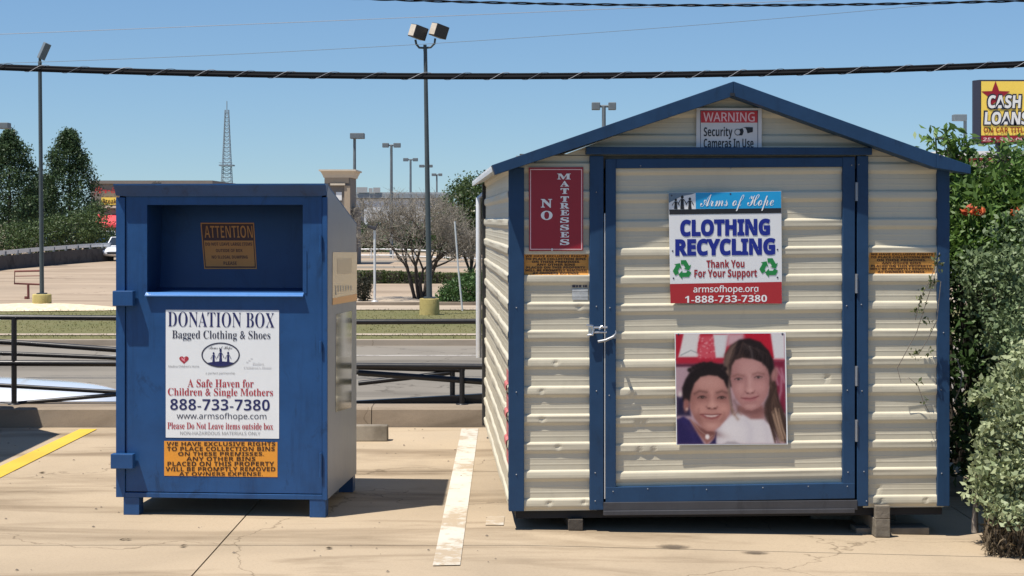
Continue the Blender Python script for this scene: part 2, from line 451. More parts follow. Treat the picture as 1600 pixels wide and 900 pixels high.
def lobes(spec, n, per, spread, shell=(.7, 1.03)):
    """clumps spread through ellipsoid lobes: spec rows (cx,cy,cz,rx,ry,rz). Returns leaf centres, outward directions, clump ids"""
    spec = np.array(spec, float)
    vol = (spec[:, 3]*spec[:, 4] + spec[:, 4]*spec[:, 5] + spec[:, 3]*spec[:, 5]); pr = vol/vol.sum()
    k = NR.choice(len(spec), n, p=pr)
    d = NR.normal(size=(n, 3)); d /= np.linalg.norm(d, axis=1)[:, None]
    r = NR.uniform(shell[0]**2, shell[1]**2, n)**.5
    c = spec[k, :3] + d * spec[k, 3:] * r[:, None]
    cc = np.repeat(c, per, 0) + NR.normal(size=(n*per, 3)) * spread
    return cc, np.repeat(d, per, 0), np.repeat(np.arange(n), per)

def clump_tint(ids, amt=.6):
    base = NR.uniform(0, 1, ids.max()+1)[ids]
    return np.clip(base*amt + NR.uniform(0, 1, len(ids))*(1-amt), 0, 1)
# ------------------------------------------------------------------ the ground and roads
def sheet(name, x0, y0, x1, y1, z, m, nx=1, ny=1):
    mb = MB(); mb.add([(x0, y0, z), (x1, y0, z), (x1, y1, z), (x0, y1, z)], [(0, 1, 2, 3)])
    return tag(mb.build(name, m), kind='structure')

ZR = -1.0      # street level below the raised parking lot
ZV = -0.88     # verge and far lots, a kerb's height above the street
M['terrain'] = m_grass('dry_land', (.16, .15, .08), (.26, .22, .14))
M['verge'] = m_grass('verge_grass', (.125, .128, .038), (.18, .158, .062))
sheet('terrain', -5000, -400, 5000, 8000, ZR - .06, M['terrain'])
sheet('road', -120, 13.2, 120, 34.15, ZR, M['road'])
lane = MB()
for y in (31.6,): lane.add([(-60, y, ZR+.006), (60, y, ZR+.006), (60, y+.12, ZR+.006), (-60, y+.12, ZR+.006)], [(0, 1, 2, 3)])
tag(lane.build('road_marking', m_worn('faded_lane_line', (.62, .58, .52), (.30, .265, .235), .75)), kind='structure')

# raised parking lot: one base with separately cast concrete bays on top
zg = lambda x: -.025*max(0.0, x - .05)      # the lot falls a little to the right
mb = MB(); mb.prism([(-40, ZR-.05), (40, ZR-.05), (40, zg(40)-.04), (.05, -.04), (-40, -.04)], 'y', -12, 13.2); lot = tag(mb.build('parking_lot', M['dirt']), kind='structure')
xs = [-1.465 + 4.06*k for k in range(-5, 6)]; ys = [-1.4 + 2.4*k for k in range(-4, 7)]
ys = [y for y in ys if 5.7 < y < 12.7] + [12.845]
bays = {}
for i in range(len(xs)-1):
    for j in range(len(ys)-1):
        w, h = xs[i+1]-xs[i], ys[j+1]-ys[j]
        bend = xs[i+1] > .05; key = (round(h, 3), i if bend else -1)
        if key not in bays:
            m_ = MB(); g = .004; cols = [g, .05 - xs[i], w-g] if xs[i] < .05 < xs[i+1] else [g, w-g]
            zz = [zg(xs[i] + c) if bend else 0 for c in cols]
            m_.prism([(c, z) for c, z in zip(cols, zz)][::-1] + [(c, z-.06) for c, z in zip(cols, zz)], 'y', g, h-g); bays[key] = m_.mesh('slab', M['slab'])
        o = link('slab', bays[key], lot); o.location = (xs[i], ys[j], R.uniform(-.0008, .0008))
# unseen dark asphalt under the camera, added to cut the light bounced from the ground
mb = MB(); mb.prism([(-40, -.02), (40, zg(40)-.02), (40, zg(40)-.012), (.05, -.012), (-40, -.012)], 'y', -12, 5.79); tag(mb.build('added_asphalt', M['asphalt']), kind='structure')
# kerb, cast in lengths, and the retaining wall below it
mb = MB(); mb.box((-40, 13.2, ZR - .05), (40, 13.34, -.02)); tag(mb.build('retaining_wall', M['kerb']), kind='structure')
kb = MB(); kb.prism([(12.85, -.03), (13.30, -.03), (13.30, .145), (13.285, .155), (12.91, .155), (12.875, .135)], 'x', 0, 3.0)
kme = kb.mesh('kerb_length', M['kerb'])
kroot = tag(empty('kerb', (0, 12.85, 0)), kind='structure')
for k in range(-8, 8):
    o = link('kerb_length', kme, kroot); o.location = (k*3.006 - 1.1, -12.85, 0)
# painted lines
def strip(name, pts, m, z=.0045):
    b = MB(); b.add([(x, y, z) for x, y in pts], [tuple(range(len(pts)))]); return tag(b.build(name, m), kind='structure')
a = [G(x, y) for x, y in ((676, 885), (719, 884), (747.5, 670.5), (721, 670.5))]
strip('white_parking_line', [(p[0], p[1]) for p in a], M['white_line'])
strip('yellow_parking_line', [(-3.40, 8.0), (-3.23, 8.0), (-3.22, 12.72), (-3.355, 12.72)], M['yellow_line'])
strip('white_paint_patch', [(-.142, 8.72), (-.045, 8.72), (-.04, 8.98), (-.138, 8.98)], m_worn('patch_paint', (.55, .50, .42), CONC, .80))
# an oil stain in front of the shed door (its own flat mark)
def m_stain():
    m, t, b = newmat('oil_stain'); w = ocoord(t)
    ln = N(t, 'ShaderNodeVectorMath', operation='LENGTH'); t.links.new(w, ln.inputs[0])
    s = N(t, 'ShaderNodeMath', operation='ADD'); t.links.new(ln.outputs['Value'], s.inputs[0])
    q = N(t, 'ShaderNodeMath', operation='MULTIPLY'); t.links.new(noise(t, 5, 5, .7, w), q.inputs[0]); q.inputs[1].default_value = .7
    t.links.new(q.outputs[0], s.inputs[1])
    f = ramp(t, s.outputs[0], [(.55, (.8, .8, .8)), (1.0, (0, 0, 0))])
    b.inputs['Base Color'].default_value = (.13, .10, .07, 1); b.inputs['Roughness'].default_value = .7
    t.links.new(f, b.inputs['Alpha']); return m
for (px, py, rx, ry) in ((1052, 848, .15, .10), (1180, 854, .12, .07)):
    b = MB(); b.add([(math.cos(a_*.2618), math.sin(a_*.2618), 0) for a_ in range(24)], [tuple(range(24))])
    if 'stain' not in M: M['stain'] = m_stain()
    o = tag(b.build('ground_stain', M['stain']), kind='structure'); o.location = G(px, py, .004 + .0003*R.random()); o.location.z += zg(o.location.x); o.rotation_euler.y = .025; o.scale = (rx, ry, 1)
# small bits of grit and leaf litter on the concrete
mb = MB()
for i in range(150):
    x, y = R.uniform(-4, 0), R.uniform(7.2, 12.8); s_ = R.uniform(.003, .010)
    mb.add([(x-s_, y, .003), (x, y-s_*.7, .004), (x+s_*1.2, y, .003), (x+.2*s_, y+s_*.8, .004), (x, y, .003+s_*.7)],
           [(0, 1, 4), (1, 2, 4), (2, 3, 4), (3, 0, 4)])
for px, py in ((198, 847), (283, 858), (514, 861), (908, 888), (1038, 888), (64, 742)):
    x, y, _ = G(px, py, -.01)
    if x > 0: continue
    for k in range(2):
        x1, y1 = x + R.uniform(-.02, .02), y + R.uniform(-.02, .02)
        mb.add([(x1-.018, y1, .006), (x1, y1-.01, .012), (x1+.02, y1+.003, .007), (x1, y1+.012, .004)], [(0, 1, 2, 3)])
tag(mb.build('grit', mat('grit', (.13, .105, .08), .9, .4, 50)), kind='stuff')

# far side of the street
mb = MB(); mb.box((-120, 34.15, ZR - .05), (120, 34.35, ZV)); tag(mb.build('street_kerb', M['walk']), kind='structure')
sheet('verge', -120, 34.35, 120, 45.4, ZV - .01, M['verge'])
sheet('footpath', -120, 35.55, 120, 36.05, ZV + .004, M['walk'])
sheet('sidewalk', -9.2, 45.4, 120, 47.7, ZV + .012, M['walk'])
mb = MB(); mb.box((-9.2, 47.7, ZR), (60, 48.0, ZV + .10)); tag(mb.build('bed_kerb', M['kerb']), kind='structure')
sheet('gravel_bed', -9.2, 48.0, 60, 52.5, ZV + .05, M['gravel'])
sheet('plaza', -9.2, 52.5, 60, 66, ZV + .02, M['lot'])
sheet('far_lot', -200, 45.4, 160, 260, ZV - .015, M['lot'])
for y in (85, 97, 108):
    sheet('far_lot_strip', -14, y, 60, y + 3.2, ZV - .004, M['road'])
sheet('far_grass_strip', -12, 70, 60, 78, ZV + .0, M['verge'])
# grass blades on the near verge
n = 12000
x = NR.uniform(-17, 8, n); y = 34.4 + 11 * NR.uniform(0, 1, n)**1.2
keep = ~((y > 35.5) & (y < 36.1)); x, y = x[keep], y[keep]; n = len(x)
C = np.stack([x, y, np.full(n, ZV + .03)], 1)
M['blade'] = m_leaf('grass_blades', (.115, .118, .034), (.18, .16, .06), .2, .1)
tag(link('grass', leaf_mesh('grass', C, np.tile([0, 0, 1.], (n, 1)), .05, M['blade'], .25, .4, .4)), kind='stuff')
# pale gravel mound round the left lamp base
mb = MB(); cx, cy = P(58, 484, 46)[0], 45.9
for i in range(12):
    pass
V = [(cx + 2.6*r_*math.cos(a_), cy + 1.1*r_*math.sin(a_), ZV + .16*(1-r_**2) + .012*R.random()) for r_ in (1, .75, .5, .25, .02) for a_ in [2*math.pi*k/28 for k in range(28)]]
mb.add(V, [(i*28+j, i*28+(j+1) % 28, (i+1)*28+(j+1) % 28, (i+1)*28+j) for i in range(4) for j in range(28)], True)
tag(mb.build('gravel_mound', mat('pale_gravel', (.62, .52, .36), .95, .35, 7, .8, 20, world=True)), kind='structure')

# ------------------------------------------------------------------ storage shed
S = Frame((-.0085, 8.60, 0), rad(3.0))
WS, DS, PIT, ZR0, PR = 2.34, 3.6, .1472, 1.196, .0125
def prof(z):
    t = np.mod(ZR0 + .002 - z, PIT)
    return np.interp(t, [0, .007, .013, .040, .047, .062, .084, .087, .092, .095, .113, .116, .121, .124, PIT],
                     [0, PR*.78, PR, PR*.98, PR*.8, 0, 0, .0007, .0007, 0, 0, .0007, .0007, 0, 0])
KN = np.array([0, .007, .013, .027, .040, .047, .055, .062, .073, .084, .087, .092, .095, .113, .116, .121, .124])
def zgrid(z0, z1):
    zs = {round(z0, 5), round(z1, 5)}
    for k in range(-20, 20):
        for t in KN:
            z = ZR0 + .002 + k*PIT - t
            if z0 < z < z1: zs.add(round(z, 5))
    return np.array(sorted(zs))
def wob(x, z, sd): return .0011*(np.sin(3.1*x + 2.7*z + sd) + np.sin(7.7*x - 5.1*z + 2.1*sd) + .7*np.sin(17*x + 9*z + 3*sd))
def rib_sheet(name, x0, x1, z0, z1, parent, sd=0., dents=(), top=None, side=None, tiltf=None, step=.03, m='beige'):
    xs = np.linspace(x0, x1, max(2, int((x1-x0)/step)+1)); zs = zgrid(z0, z1)
    X, Z = np.meshgrid(xs, zs)
    if top is not None: Z = np.minimum(Z, top(X))
    Y = prof(Z) * (1 + .12*np.sin(4*X + 11*np.floor(Z/PIT) + sd)) + wob(X, Z, sd)
    for dx, dz, r_, dp in dents: Y = Y - dp*np.exp(-((X-dx)**2 + (Z-dz)**2)/(r_*r_))
    if side is None:
        if tiltf is not None: Z = Z + tiltf(X)
        V = np.stack([X, -Y, Z], -1)
    else: V = np.stack([side - Y, X, Z], -1)
    V = V.reshape(-1, 3); nx = len(xs)
    f = []
    for j in range(len(zs)-1):
        for i in range(nx-1):
            q = (j*nx+i, j*nx+i+1, (j+1)*nx+i+1, (j+1)*nx+i)
            if top is not None and V[q[2]][2] - V[q[1]][2] < 1e-5 and V[q[3]][2] - V[q[0]][2] < 1e-5: continue
            f.append(q if side is None else q[::-1])
    mb = MB(); mb.add(V, f, False)
    return mb.build(name, M[m], parent)

shed = empty('storage_shed'); shed.matrix_world = S.M
tag(shed, 'beige ribbed metal storage shed with dark blue trim and a gabled front', 'shed')
sx = lambda px, y=-.02: float(S.at(px, 500, y)[0])
sz = lambda py, px=1140, y=-.02: float(S.at(px, py, y)[1])
ZB, ZT = .10, 1.965
xjl, xjr = sx(933), sx(1350)
def dl(pts): return [(float(S.at(a, b, 0)[0]), float(S.at(a, b, 0)[1]), .014, .007) for a, b in pts]
rib_sheet('wall_panel', .03, xjl, ZB, ZT, shed, 1.0, dl(((868, 567), (846, 612), (847, 655), (872, 698), (905, 480), (858, 786), (913, 784))), step=.0105)
rib_sheet('wall_panel', xjr, WS - .03, ZB, ZT, shed, 4.2, dl(((1372, 763), (1446, 782), (1376, 784))), step=.0135)
# gable between the rakes
xpk, zpk, zev = float(S.at(1146, 150, 0)[0]), float(S.at(1146, 140, 0)[1]), float(S.at(790, 268, 0)[1])
gtop = lambda X: zpk - (zpk - zev) * np.where(X < xpk, (xpk - X)/(xpk - .02), (X - xpk)/(WS - .02 - xpk)) - .01
rib_sheet('gable_panel', .02, WS - .02, ZT + .003, zpk, shed, 2.2, (), gtop, step=.02)
mb = MB(); mb.box((.05, .004, 1.90), (WS-.05, .03, ZT + .01)); mb.build('head_rail', M['timber'], shed)
# side and rear walls
rib_sheet('side_wall', .02, DS, ZB, 1.93, shed, 3.1, ((.5, .62, .05, .012), (1.4, 1.1, .06, .01)), side=0.0, step=.04)
mb = MB(); mb.box((WS - .02, .02, ZB), (WS, DS, 1.93)); mb.build('side_wall', M['beige'], shed)
mb = MB(); mb.prism([(.02, ZB), (WS-.02, ZB), (WS-.02, zev), (xpk, zpk - .03), (.02, zev)], 'y', DS, DS + .02); mb.build('back_wall', M['beige'], shed)
# floor, skids, sill
mb = MB(); mb.box((.03, .03, ZB - .045), (WS - .03, DS - .02, ZB + .01)); mb.build('floor', M['under'], shed)
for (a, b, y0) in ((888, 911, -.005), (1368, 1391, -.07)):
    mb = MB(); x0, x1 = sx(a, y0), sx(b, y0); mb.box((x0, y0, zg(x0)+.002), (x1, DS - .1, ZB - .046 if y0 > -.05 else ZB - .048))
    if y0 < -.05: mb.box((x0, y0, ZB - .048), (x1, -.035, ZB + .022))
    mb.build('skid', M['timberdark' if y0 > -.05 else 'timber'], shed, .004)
mb = MB(); mb.box((sx(1300), .45, zg(2)-.01), (sx(1440), .6, .04)); mb.build('packing_block', M['timber'], shed, .004)
# the timber offcut lying under the right front corner
mb = MB(); S.fbox(mb, 1338, 822, 1452, 832, .03, .16); pl = mb.build('timber_offcut', M['timber'], None, .004); pl.data.transform(Matrix.Translation((0, 0, 0)))
zmin = min(v.co.z for v in pl.data.vertices); pl.data.transform(Matrix.Translation((0, 0, zg(2.15) - zmin))); pl.matrix_world = S.M
tag(pl, 'short weathered timber offcut lying on the concrete under the right corner of the shed', 'timber')
# blue trim
def trim(name, x0, y0, x1, y1, ya, yb, m='trim', par=shed, bev=.003, zr=None):
    mb = MB(); S.fbox(mb, x0, y0, x1, y1, ya, yb); return mb.build(name, M[m], par, bev)
trim('corner_trim', 795, 262, 819, 799, -.024, .03)
trim('corner_trim', 1465, 258, 1484, 791, -.024, .03)
trim('door_jamb', 921.5, 243.5, 943, 797, -.030, .03)
trim('door_jamb', 1339.5, 243.5, 1357, 791, -.030, .03)
trim('lintel', 916, 229.5, 1363, 242, -.050, .0)
trim('door_sill', 943, 785, 1340, 797, -.034, .0, 'sill')
trim('drip_bar', 943, 798.5, 1336, 802, -.042, .0, 'sill')
# rake trim along the roof's front edge
yr = -.122
def rake(pxs):
    mb = MB(); x, z = S.at([p[0] for p in pxs], [p[1] for p in pxs], yr)
    pts = list(zip(x, z))
    A = sum(pts[i][0]*pts[(i+1) % len(pts)][1]-pts[(i+1) % len(pts)][0]*pts[i][1] for i in range(len(pts)))
    if A < 0: pts = pts[::-1]
    mb.prism(pts, 'y', yr, .0); return mb.build('rake_trim', M['trim'], shed, .002)
rake([(768.5, 258), (1146, 127), (1146, 150), (774, 273)])
rake([(1146.4, 127), (1463, 240.8), (1463, 263), (1146.4, 150)])
rake([(1463.3, 239.8), (1517, 258.5), (1517, 271.5), (1463.3, 262.5)])
mb = MB(); S.fbox(mb, 1141, 145, 1148, 150, yr-.004, yr+.01); mb.build('ridge_clip', M['plastic'], shed)
# roof sheets
(xl, xm, xr_), (zl, zm, zr_) = S.at([770, 1146, 1516], [262, 131, 262], yr)
for xa, za, xb, zb in ((xl, zl, xm - .001, zm), (xr_, zr_, xm + .001, zm)):
    mb = MB(); n_ = Vector((-(zb-za), xb-xa)).normalized() * (.02 if xb > xa else -.02)
    k = 16
    for i in range(k):       # shallow ribs running down the slope
        y0, y1 = .004 + (DS+.06)*i/k, .004 + (DS+.06)*(i+1)/k
        mb.prism([(xa, za-.018), (xb, zb-.018), (xb, zb+.004), (xa, za+.004)], 'y', y0, y1 - .02)
        mb.prism([(xa, za-.018), (xb, zb-.018), (xb, zb+.018), (xa, za+.018)], 'y', y1 - .0195, y1 - .0005)
    mb.build('roof_sheet', M['alu'], shed)
# pale conduit on the rear left corner
mb = MB(); x0, y0, z0 = -.05, DS + .02, .60
mb.tube([(x0, y0, z0), (x0, y0, 1.79), (x0+.05, y0, 1.83)], .021, 8); mb.build('conduit', M['alu'], shed)
mb = MB(); mb.box((-.025, DS-.03, ZB), (.03, DS+.04, 1.90)); mb.build('corner_trim', M['plastic'], shed)
# faded red sticker low on the side wall
mb = MB(); zz = zgrid(.32, .82)
V = [(-float(prof(z)) - .004, y_, z) for y_ in (.34, .12) for z in zz]; k = len(zz)
mb.add(V, [(i, k+i, k+i+1, i+1) for i in range(k-1)]); tag(mb.build('sticker', mat('faded_red_sticker', (.50, .14, .13), .6, .5, 18), shed), 'faded red sticker')

# door: leaf with ribbed sheet, rails, stiles, hinges, latch
xh = sx(1337)
tilt = lambda X: (np.asarray(X) - xh) * .0085
def dpiece(x0, y0, x1, y1, ya, yb):
    mb = MB(); S.fbox(mb, x0, y0, x1, y1, ya, yb)
    mb.v = [(a, b, c + float(tilt(a))) for a, b, c in mb.v]; return mb
dx0, dx1 = sx(955), sx(1326)
zd0, zd1 = float(S.at(1326, 768, 0)[1]), float(S.at(1326, 252, 0)[1])
door = rib_sheet('door', dx0, dx1, zd0, zd1, shed, 6.0, dl(((987, 615), (995, 658), (1006, 658), (998, 701), (1020, 701), (1292, 590))) + [(1.0, .75, .25, .004)], tiltf=tilt, step=.0145)
dpiece(946.5, 245, 962.5, 772, -.030, .012).build('door_stile', M['trim'], door, .003)
dpiece(1317, 245, 1336, 772, -.030, .012).build('door_stile', M['trim'], door, .003)
dpiece(962.7, 245, 1316.8, 260.5, -.029, .012).build('door_rail', M['trim'], door, .003)
dpiece(946.5, 758, 1336, 779, -.031, .012).build('door_rail', M['trim'], door, .003)
dpiece(944.3, 330, 945.7, 776, -.026, .0).build('edge_strip', M['alu'], door)
for y0, y1 in ((285, 314), (428, 458), (572, 603), (656, 690)):
    mb = MB(); x_, z_ = S.at([1338.2]*2, [y1, y0], -.034); mb.tube([(x_[0], -.036, z_[0]), (x_[1], -.036, z_[1])], .0045, 8)
    S.fbox(mb, 1336.2, y0, 1340.6, y1, -.0325, -.029); mb.build('hinge', M['screwhead'], door)
# hasp latch
mb = MB()
S.fbox(mb, 919.5, 509, 927, 524, -.045, -.030)
x_, z_ = S.at([916, 926, 927, 926, 917], [508, 509, 516, 523, 524], -.05)
mb.tube([(a, -.055, b) for a, b in zip(x_, z_)], .006, 7)
for yy, xa, xb in ((512, 927, 949), (519.5, 925, 948)):
    x_, z_ = S.at([xa, xb], [yy, yy - .5], -.05); mb.tube([(x_[0], -.052, z_[0]), (x_[1], -.046, z_[1])], .0055, 7)
x_, z_ = S.at([936, 940, 944], [515, 509, 512], -.05); mb.tube([(a, -.056, b) for a, b in zip(x_, z_)], .005, 6)
mb.build('latch', M['steel'], door)
mb = MB(); x_, z_ = S.at([933.5, 946, 958, 962, 961], [533.5, 531, 525.5, 520, 516], -.06)
mb.tube([(a, -.085, b) for a, b in zip(x_, z_)], [.0075, .0075, .007, .005, .003], 8)
x_, z_ = S.at([958.5, 958.5], [525.5, 525.5], -.03); mb.tube([(x_[0], -.085, z_[0]), (x_[0], -.028, z_[0])], .009, 8)
mb.build('latch_handle', mat('dull_zinc', (.34, .35, .36), .45, .1, 20, metal=.6), door)
# screw heads
mb = MB()
sc = [(932, 300), (932, 479), (932, 611), (930, 739), (930, 783), (953, 481), (952, 618), (958, 768), (1012, 764), (1104, 765), (1192, 762), (1263, 760), (1324, 760),
      (807, 481), (807, 613), (807, 742), (1323, 478), (1346, 476), (1324, 610), (1347, 611), (1325, 738), (1350, 737), (1354, 783), (1471, 609), (1472, 740), (1475, 520),
      (1331, 258), (1342, 257), (1142, 263), (1001, 259), (1460, 243)]
for px, py in sc:
    x_, z_ = S.at(px, py, -.031); yy = -.0305 if 921 < px < 1358 else -.0245
    if (px, py) == (1460, 243): yy = yr - .0005
    c_ = (float(x_), yy, float(z_))
    mb.add([(c_[0]+.0042*math.cos(a_), yy, c_[2]+.0042*math.sin(a_)) for a_ in [k*math.pi/3 for k in range(6)]] + [(c_[0], yy-.005, c_[2])], [(i, (i+1) % 6, 6) for i in range(6)])
tag(mb.build('screws', M['screwhead'], shed), kind='stuff')

# yellow notices that follow the ribs
NOTICE = ['WE HAVE EXCLUSIVE RIGHTS', 'TO PLACE COLLECTION BINS', 'ON THESE PREMISSES.', 'ANY OTHER BINS', 'PLACED ON THIS PROPERTY', 'WILL BE PROMPTLY REMOVED', 'AT OWNERS EXPENSE.']
NW = [(0.005, .985), (.01, .97), (.11, .88), (.185, .80), (.02, .965), (0, .985), (.12, .87)]
for (x0, y0, x1, y1, sd) in ((818.8, 397.5, 919.5, 429.5, 1.0), (1357.5, 394.5, 1460, 427.5, 4.2)):
    dr = lambda x, z, sd=sd: -(prof(z)*(1 + .12*np.sin(4*x + 11*np.floor(z/PIT) + sd)) + wob(x, z, sd)) - .0012
    fc = Face(S, 0, shed, .0009, dr)
    mb = MB(); zz = np.linspace(y1, y0, 46); xx = np.linspace(x0, x1, 24)
    XX, ZZ = np.meshgrid(xx, zz); V = fc.pts(XX.ravel(), ZZ.ravel(), 0)
    mb.add(V, [(j*24+i, j*24+i+1, (j+1)*24+i+1, (j+1)*24+i) for j in range(45) for i in range(23)])
    st = mb.build('notice_sticker', M['sticker_faded'], shed); st['label'] = 'faded yellow notice sticker stuck over the ribs'
    mb = MB(); h = (y1-y0)/7.2
    for i, l in enumerate(NOTICE):
        fc.text(mb, l, 'bold', x0 + 1.5 + (x1-x0-3)*NW[i][0], y0 + 1 + h*i, x0 + 1.5 + (x1-x0-3)*NW[i][1], y0 + 1 + h*(i+.78), .02, res=2)
    mb.build('lettering', M['ink_brown'], st)
# small grey sticker
fc = Face(S, 0, shed, .0009, lambda x, z: -(prof(z)*1.1) - .0025)
mb = MB()
for i in range(10): fc.rect(mb, 893.7, 451 + 1.75*i, 918.5, 452.75 + 1.75*i, 0)
st = mb.build('sticker', mat('grey_sticker', (.42, .43, .42), .4, .2, 40), shed); st['label'] = 'small worn grey sticker'
mb = MB()
for a_, b_ in ((894, 899), (900, 903), (904.5, 908), (911, 913), (914, 917)): fc.rect(mb, a_, 445.5, b_, 449, .5)
mb.build('print', M['ink_charcoal'], st)

# ------------------------------------------------------------------ signs on the shed
def board(name, x0, y0, x1, y1, y, th, m, corners=None, bow=0.0, nx=12):
    """a thin sheet sign; corners tl,tr,br,bl in photo pixels, optionally bowed out at its foot"""
    c = corners or [(x0, y0), (x1, y0), (x1, y1), (x0, y1)]
    mb = MB(); x, z = S.at([p[0] for p in c], [p[1] for p in c], y)
    pts = list(zip(x, z))[::-1]
    mb.prism(pts, 'y', y, y + th)
    return mb.build(name, M[m], None)
# clothing recycling
c3 = lambda x, y: (1040 + x/4.737, 290 + y/4.737)
yS = -.026
o = board('recycling_sign', 0, 0, 0, 0, yS, .004, 'sign_white', [c3(22, 55), c3(856, 40), c3(862, 874), c3(36, 872)])
tag(o, 'white, blue and red clothing recycling sign screwed to the shed door above the photo', 'sign')
fc = Face(S, yS, o, .0008)
mb = MB(); fc.poly(mb, [c3(222, 53), c3(854, 42), c3(855, 168), c3(223, 172)], 1); fc.put(mb, 'blue_band', 'sign_cyan')
mb = MB(); fc.poly(mb, [c3(27, 177), c3(855, 166), c3(855, 203), c3(27, 214)], 1.5); fc.put(mb, 'black_band', 'ink_black')
mb = MB(); fc.poly(mb, [c3(22, 56), c3(222, 53), c3(190, 66), c3(120, 78), c3(24, 128)], 1); fc.put(mb, 'hill_picture', 'picture_grey')
mb = MB()
for cx, t, w in ((75, 96, 30), (123, 72, 36), (179, 88, 32)):
    a_ = c3(cx, t); b_ = c3(cx, 174); people_icon(fc, mb, a_[0], a_[1], b_[1], w/4.737)
fc.put(mb, 'family_emblem', 'ink_black')
mb = MB(); x, y = c3(36, 728); fc.poly(mb, [c3(32, 728), c3(859, 712), c3(861, 873), c3(36, 871)], 1); fc.put(mb, 'red_band', 'sign_red')
mb = MB(); fc.text(mb, 'Arms of Hope', 'script', *c3(256, 66), *c3(800, 192), off=-.006, tilt=-1.2, lay=3, res=6); fc.put(mb, 'lettering', 'ink_white')
mb = MB(); fc.line('CLOTHING', 'bold', *c3(107, 252), *c3(774, 378), 'ink_royal', off=.04, tilt=-1.9)
fc.text(mb, 'RECYCLING', 'bold', *c3(71, 396), *c3(812, 522), off=.04, tilt=-1.9); fc.put(mb, 'lettering', 'ink_royal')
fc.line('Thank You', 'bold', *c3(302, 550), *c3(583, 610), 'ink_thanks', off=.012, tilt=-.8); mb = MB()
fc.text(mb, 'For Your Support', 'bold', *c3(212, 622), *c3(676, 698), off=.012, tilt=-1.2); fc.put(mb, 'lettering', 'ink_thanks')
fc.line('armsofhope.org', 'sans', *c3(205, 740), *c3(686, 806), 'ink_white', off=.012, tilt=-1.0); mb = MB()
fc.text(mb, '1-888-733-7380', 'bold', *c3(143, 816), *c3(750, 868), tilt=-1.6); fc.put(mb, 'lettering', 'ink_white')
for cx, cy in ((125, 620), (766, 606)):
    mb = MB(); a_ = c3(cx, cy); recycle_icon(fc, mb, a_[0], a_[1], 76/4.737); fc.put(mb, 'recycling_emblem', 'ink_green')
mb = MB()
for q in ((52, 484), (828, 474), (58, 686), (828, 680), (44, 74), (480, 62)): fc.ell(mb, *c3(*q), 1.4, 1.4, 2, 8)
fc.put(mb, 'screws', 'ink_charcoal'); recenter(o, S)
# no mattresses
c4 = lambda x, y: (735 + x/3.75, 240 + y/3.75)
o = board('mattress_sign', 0, 0, 0, 0, -.022, .004, 'sign_maroon', [c4(342, 81), c4(662, 79), c4(660, 568), c4(344, 571)])
tag(o, 'dark red no mattresses sign with white border left of the shed door', 'sign')
fc = Face(S, -.022, o, .0008)
mb = MB(); fc.frame(mb, *c4(350, 91), *c4(654, 563), 1.25); fc.put(mb, 'border', 'warn_pink')
mb = MB()
for ch, x0, y0, x1, y1 in (('N', 413, 266, 479, 317), ('O', 413, 335, 481, 389), (None, 0, 0, 0, 0), ('M', 508, 117, 588, 151), ('A', 526, 160, 578, 193), ('T', 528, 203, 577, 236), ('T', 528, 250, 577, 283),
                           ('R', 525, 289, 579, 322), ('E', 527, 330, 579, 362), ('S', 526, 373, 578, 406), ('S', 526, 416, 578, 450), ('E', 527, 459, 579, 491), ('S', 525, 501, 580, 536)):
    if ch is None: fc.put(mb, 'lettering', 'ink_white'); mb = MB(); continue
    fc.text(mb, ch, 'serif', *c4(x0, y0), *c4(x1, y1), off=.018)
fc.put(mb, 'lettering', 'ink_white')
mb = MB(); fc.ell(mb, *c4(478, 562), 1.3, 2.2, 3, 8); fc.put(mb, 'screw', 'alu'); recenter(o, S)
# warning sign, its foot behind the lintel
c6 = lambda x, y: (1080 + x/10.59, 160 + y/10.59)
o = board('warning_sign', 0, 0, 0, 0, -.022, .003, 'warn_grey', [c6(88, 95), c6(1168, 97), c6(1165, 800), c6(82, 800)])
tag(o, 'grey and red security camera warning sign in the gable above the lintel', 'sign')
fc = Face(S, -.022, o, .0008)
mb = MB(); fc.frame(mb, *c6(148, 130), *c6(1106, 790), .9); fc.put(mb, 'border', 'ink_charcoal')
mb = MB(); fc.rect(mb, *c6(160, 140), *c6(1096, 335)); fc.put(mb, 'red_band', 'warn_red')
mb = MB(); fc.text(mb, 'WARNING', 'sans', *c6(200, 165), *c6(1050, 318), off=.012); fc.put(mb, 'lettering', 'warn_pink')
fc.line('Security', 'bold', *c6(208, 405), *c6(682, 608), 'ink_black'); mb = MB(); fc.text(mb, 'Cameras In Use', 'bold', *c6(206, 600), *c6(1030, 752)); fc.put(mb, 'lettering', 'ink_black')
mb = MB(); fc.ring(mb, *c6(768, 492), 5.0, 5.2, 1.0, 2)
fc.poly(mb, [c6(*q) for q in ((800, 440), (850, 425), (868, 480), (845, 545), (790, 548), (822, 500))], 2)
fc.poly(mb, [c6(*q) for q in ((895, 425), (1020, 420), (1018, 490), (930, 512), (920, 460))], 2)
fc.poly(mb, [c6(*q) for q in ((855, 418), (900, 408), (1015, 412), (1018, 422), (890, 424))], 2.3)
fc.put(mb, 'camera_emblem', 'ink_black'); recenter(o, S)
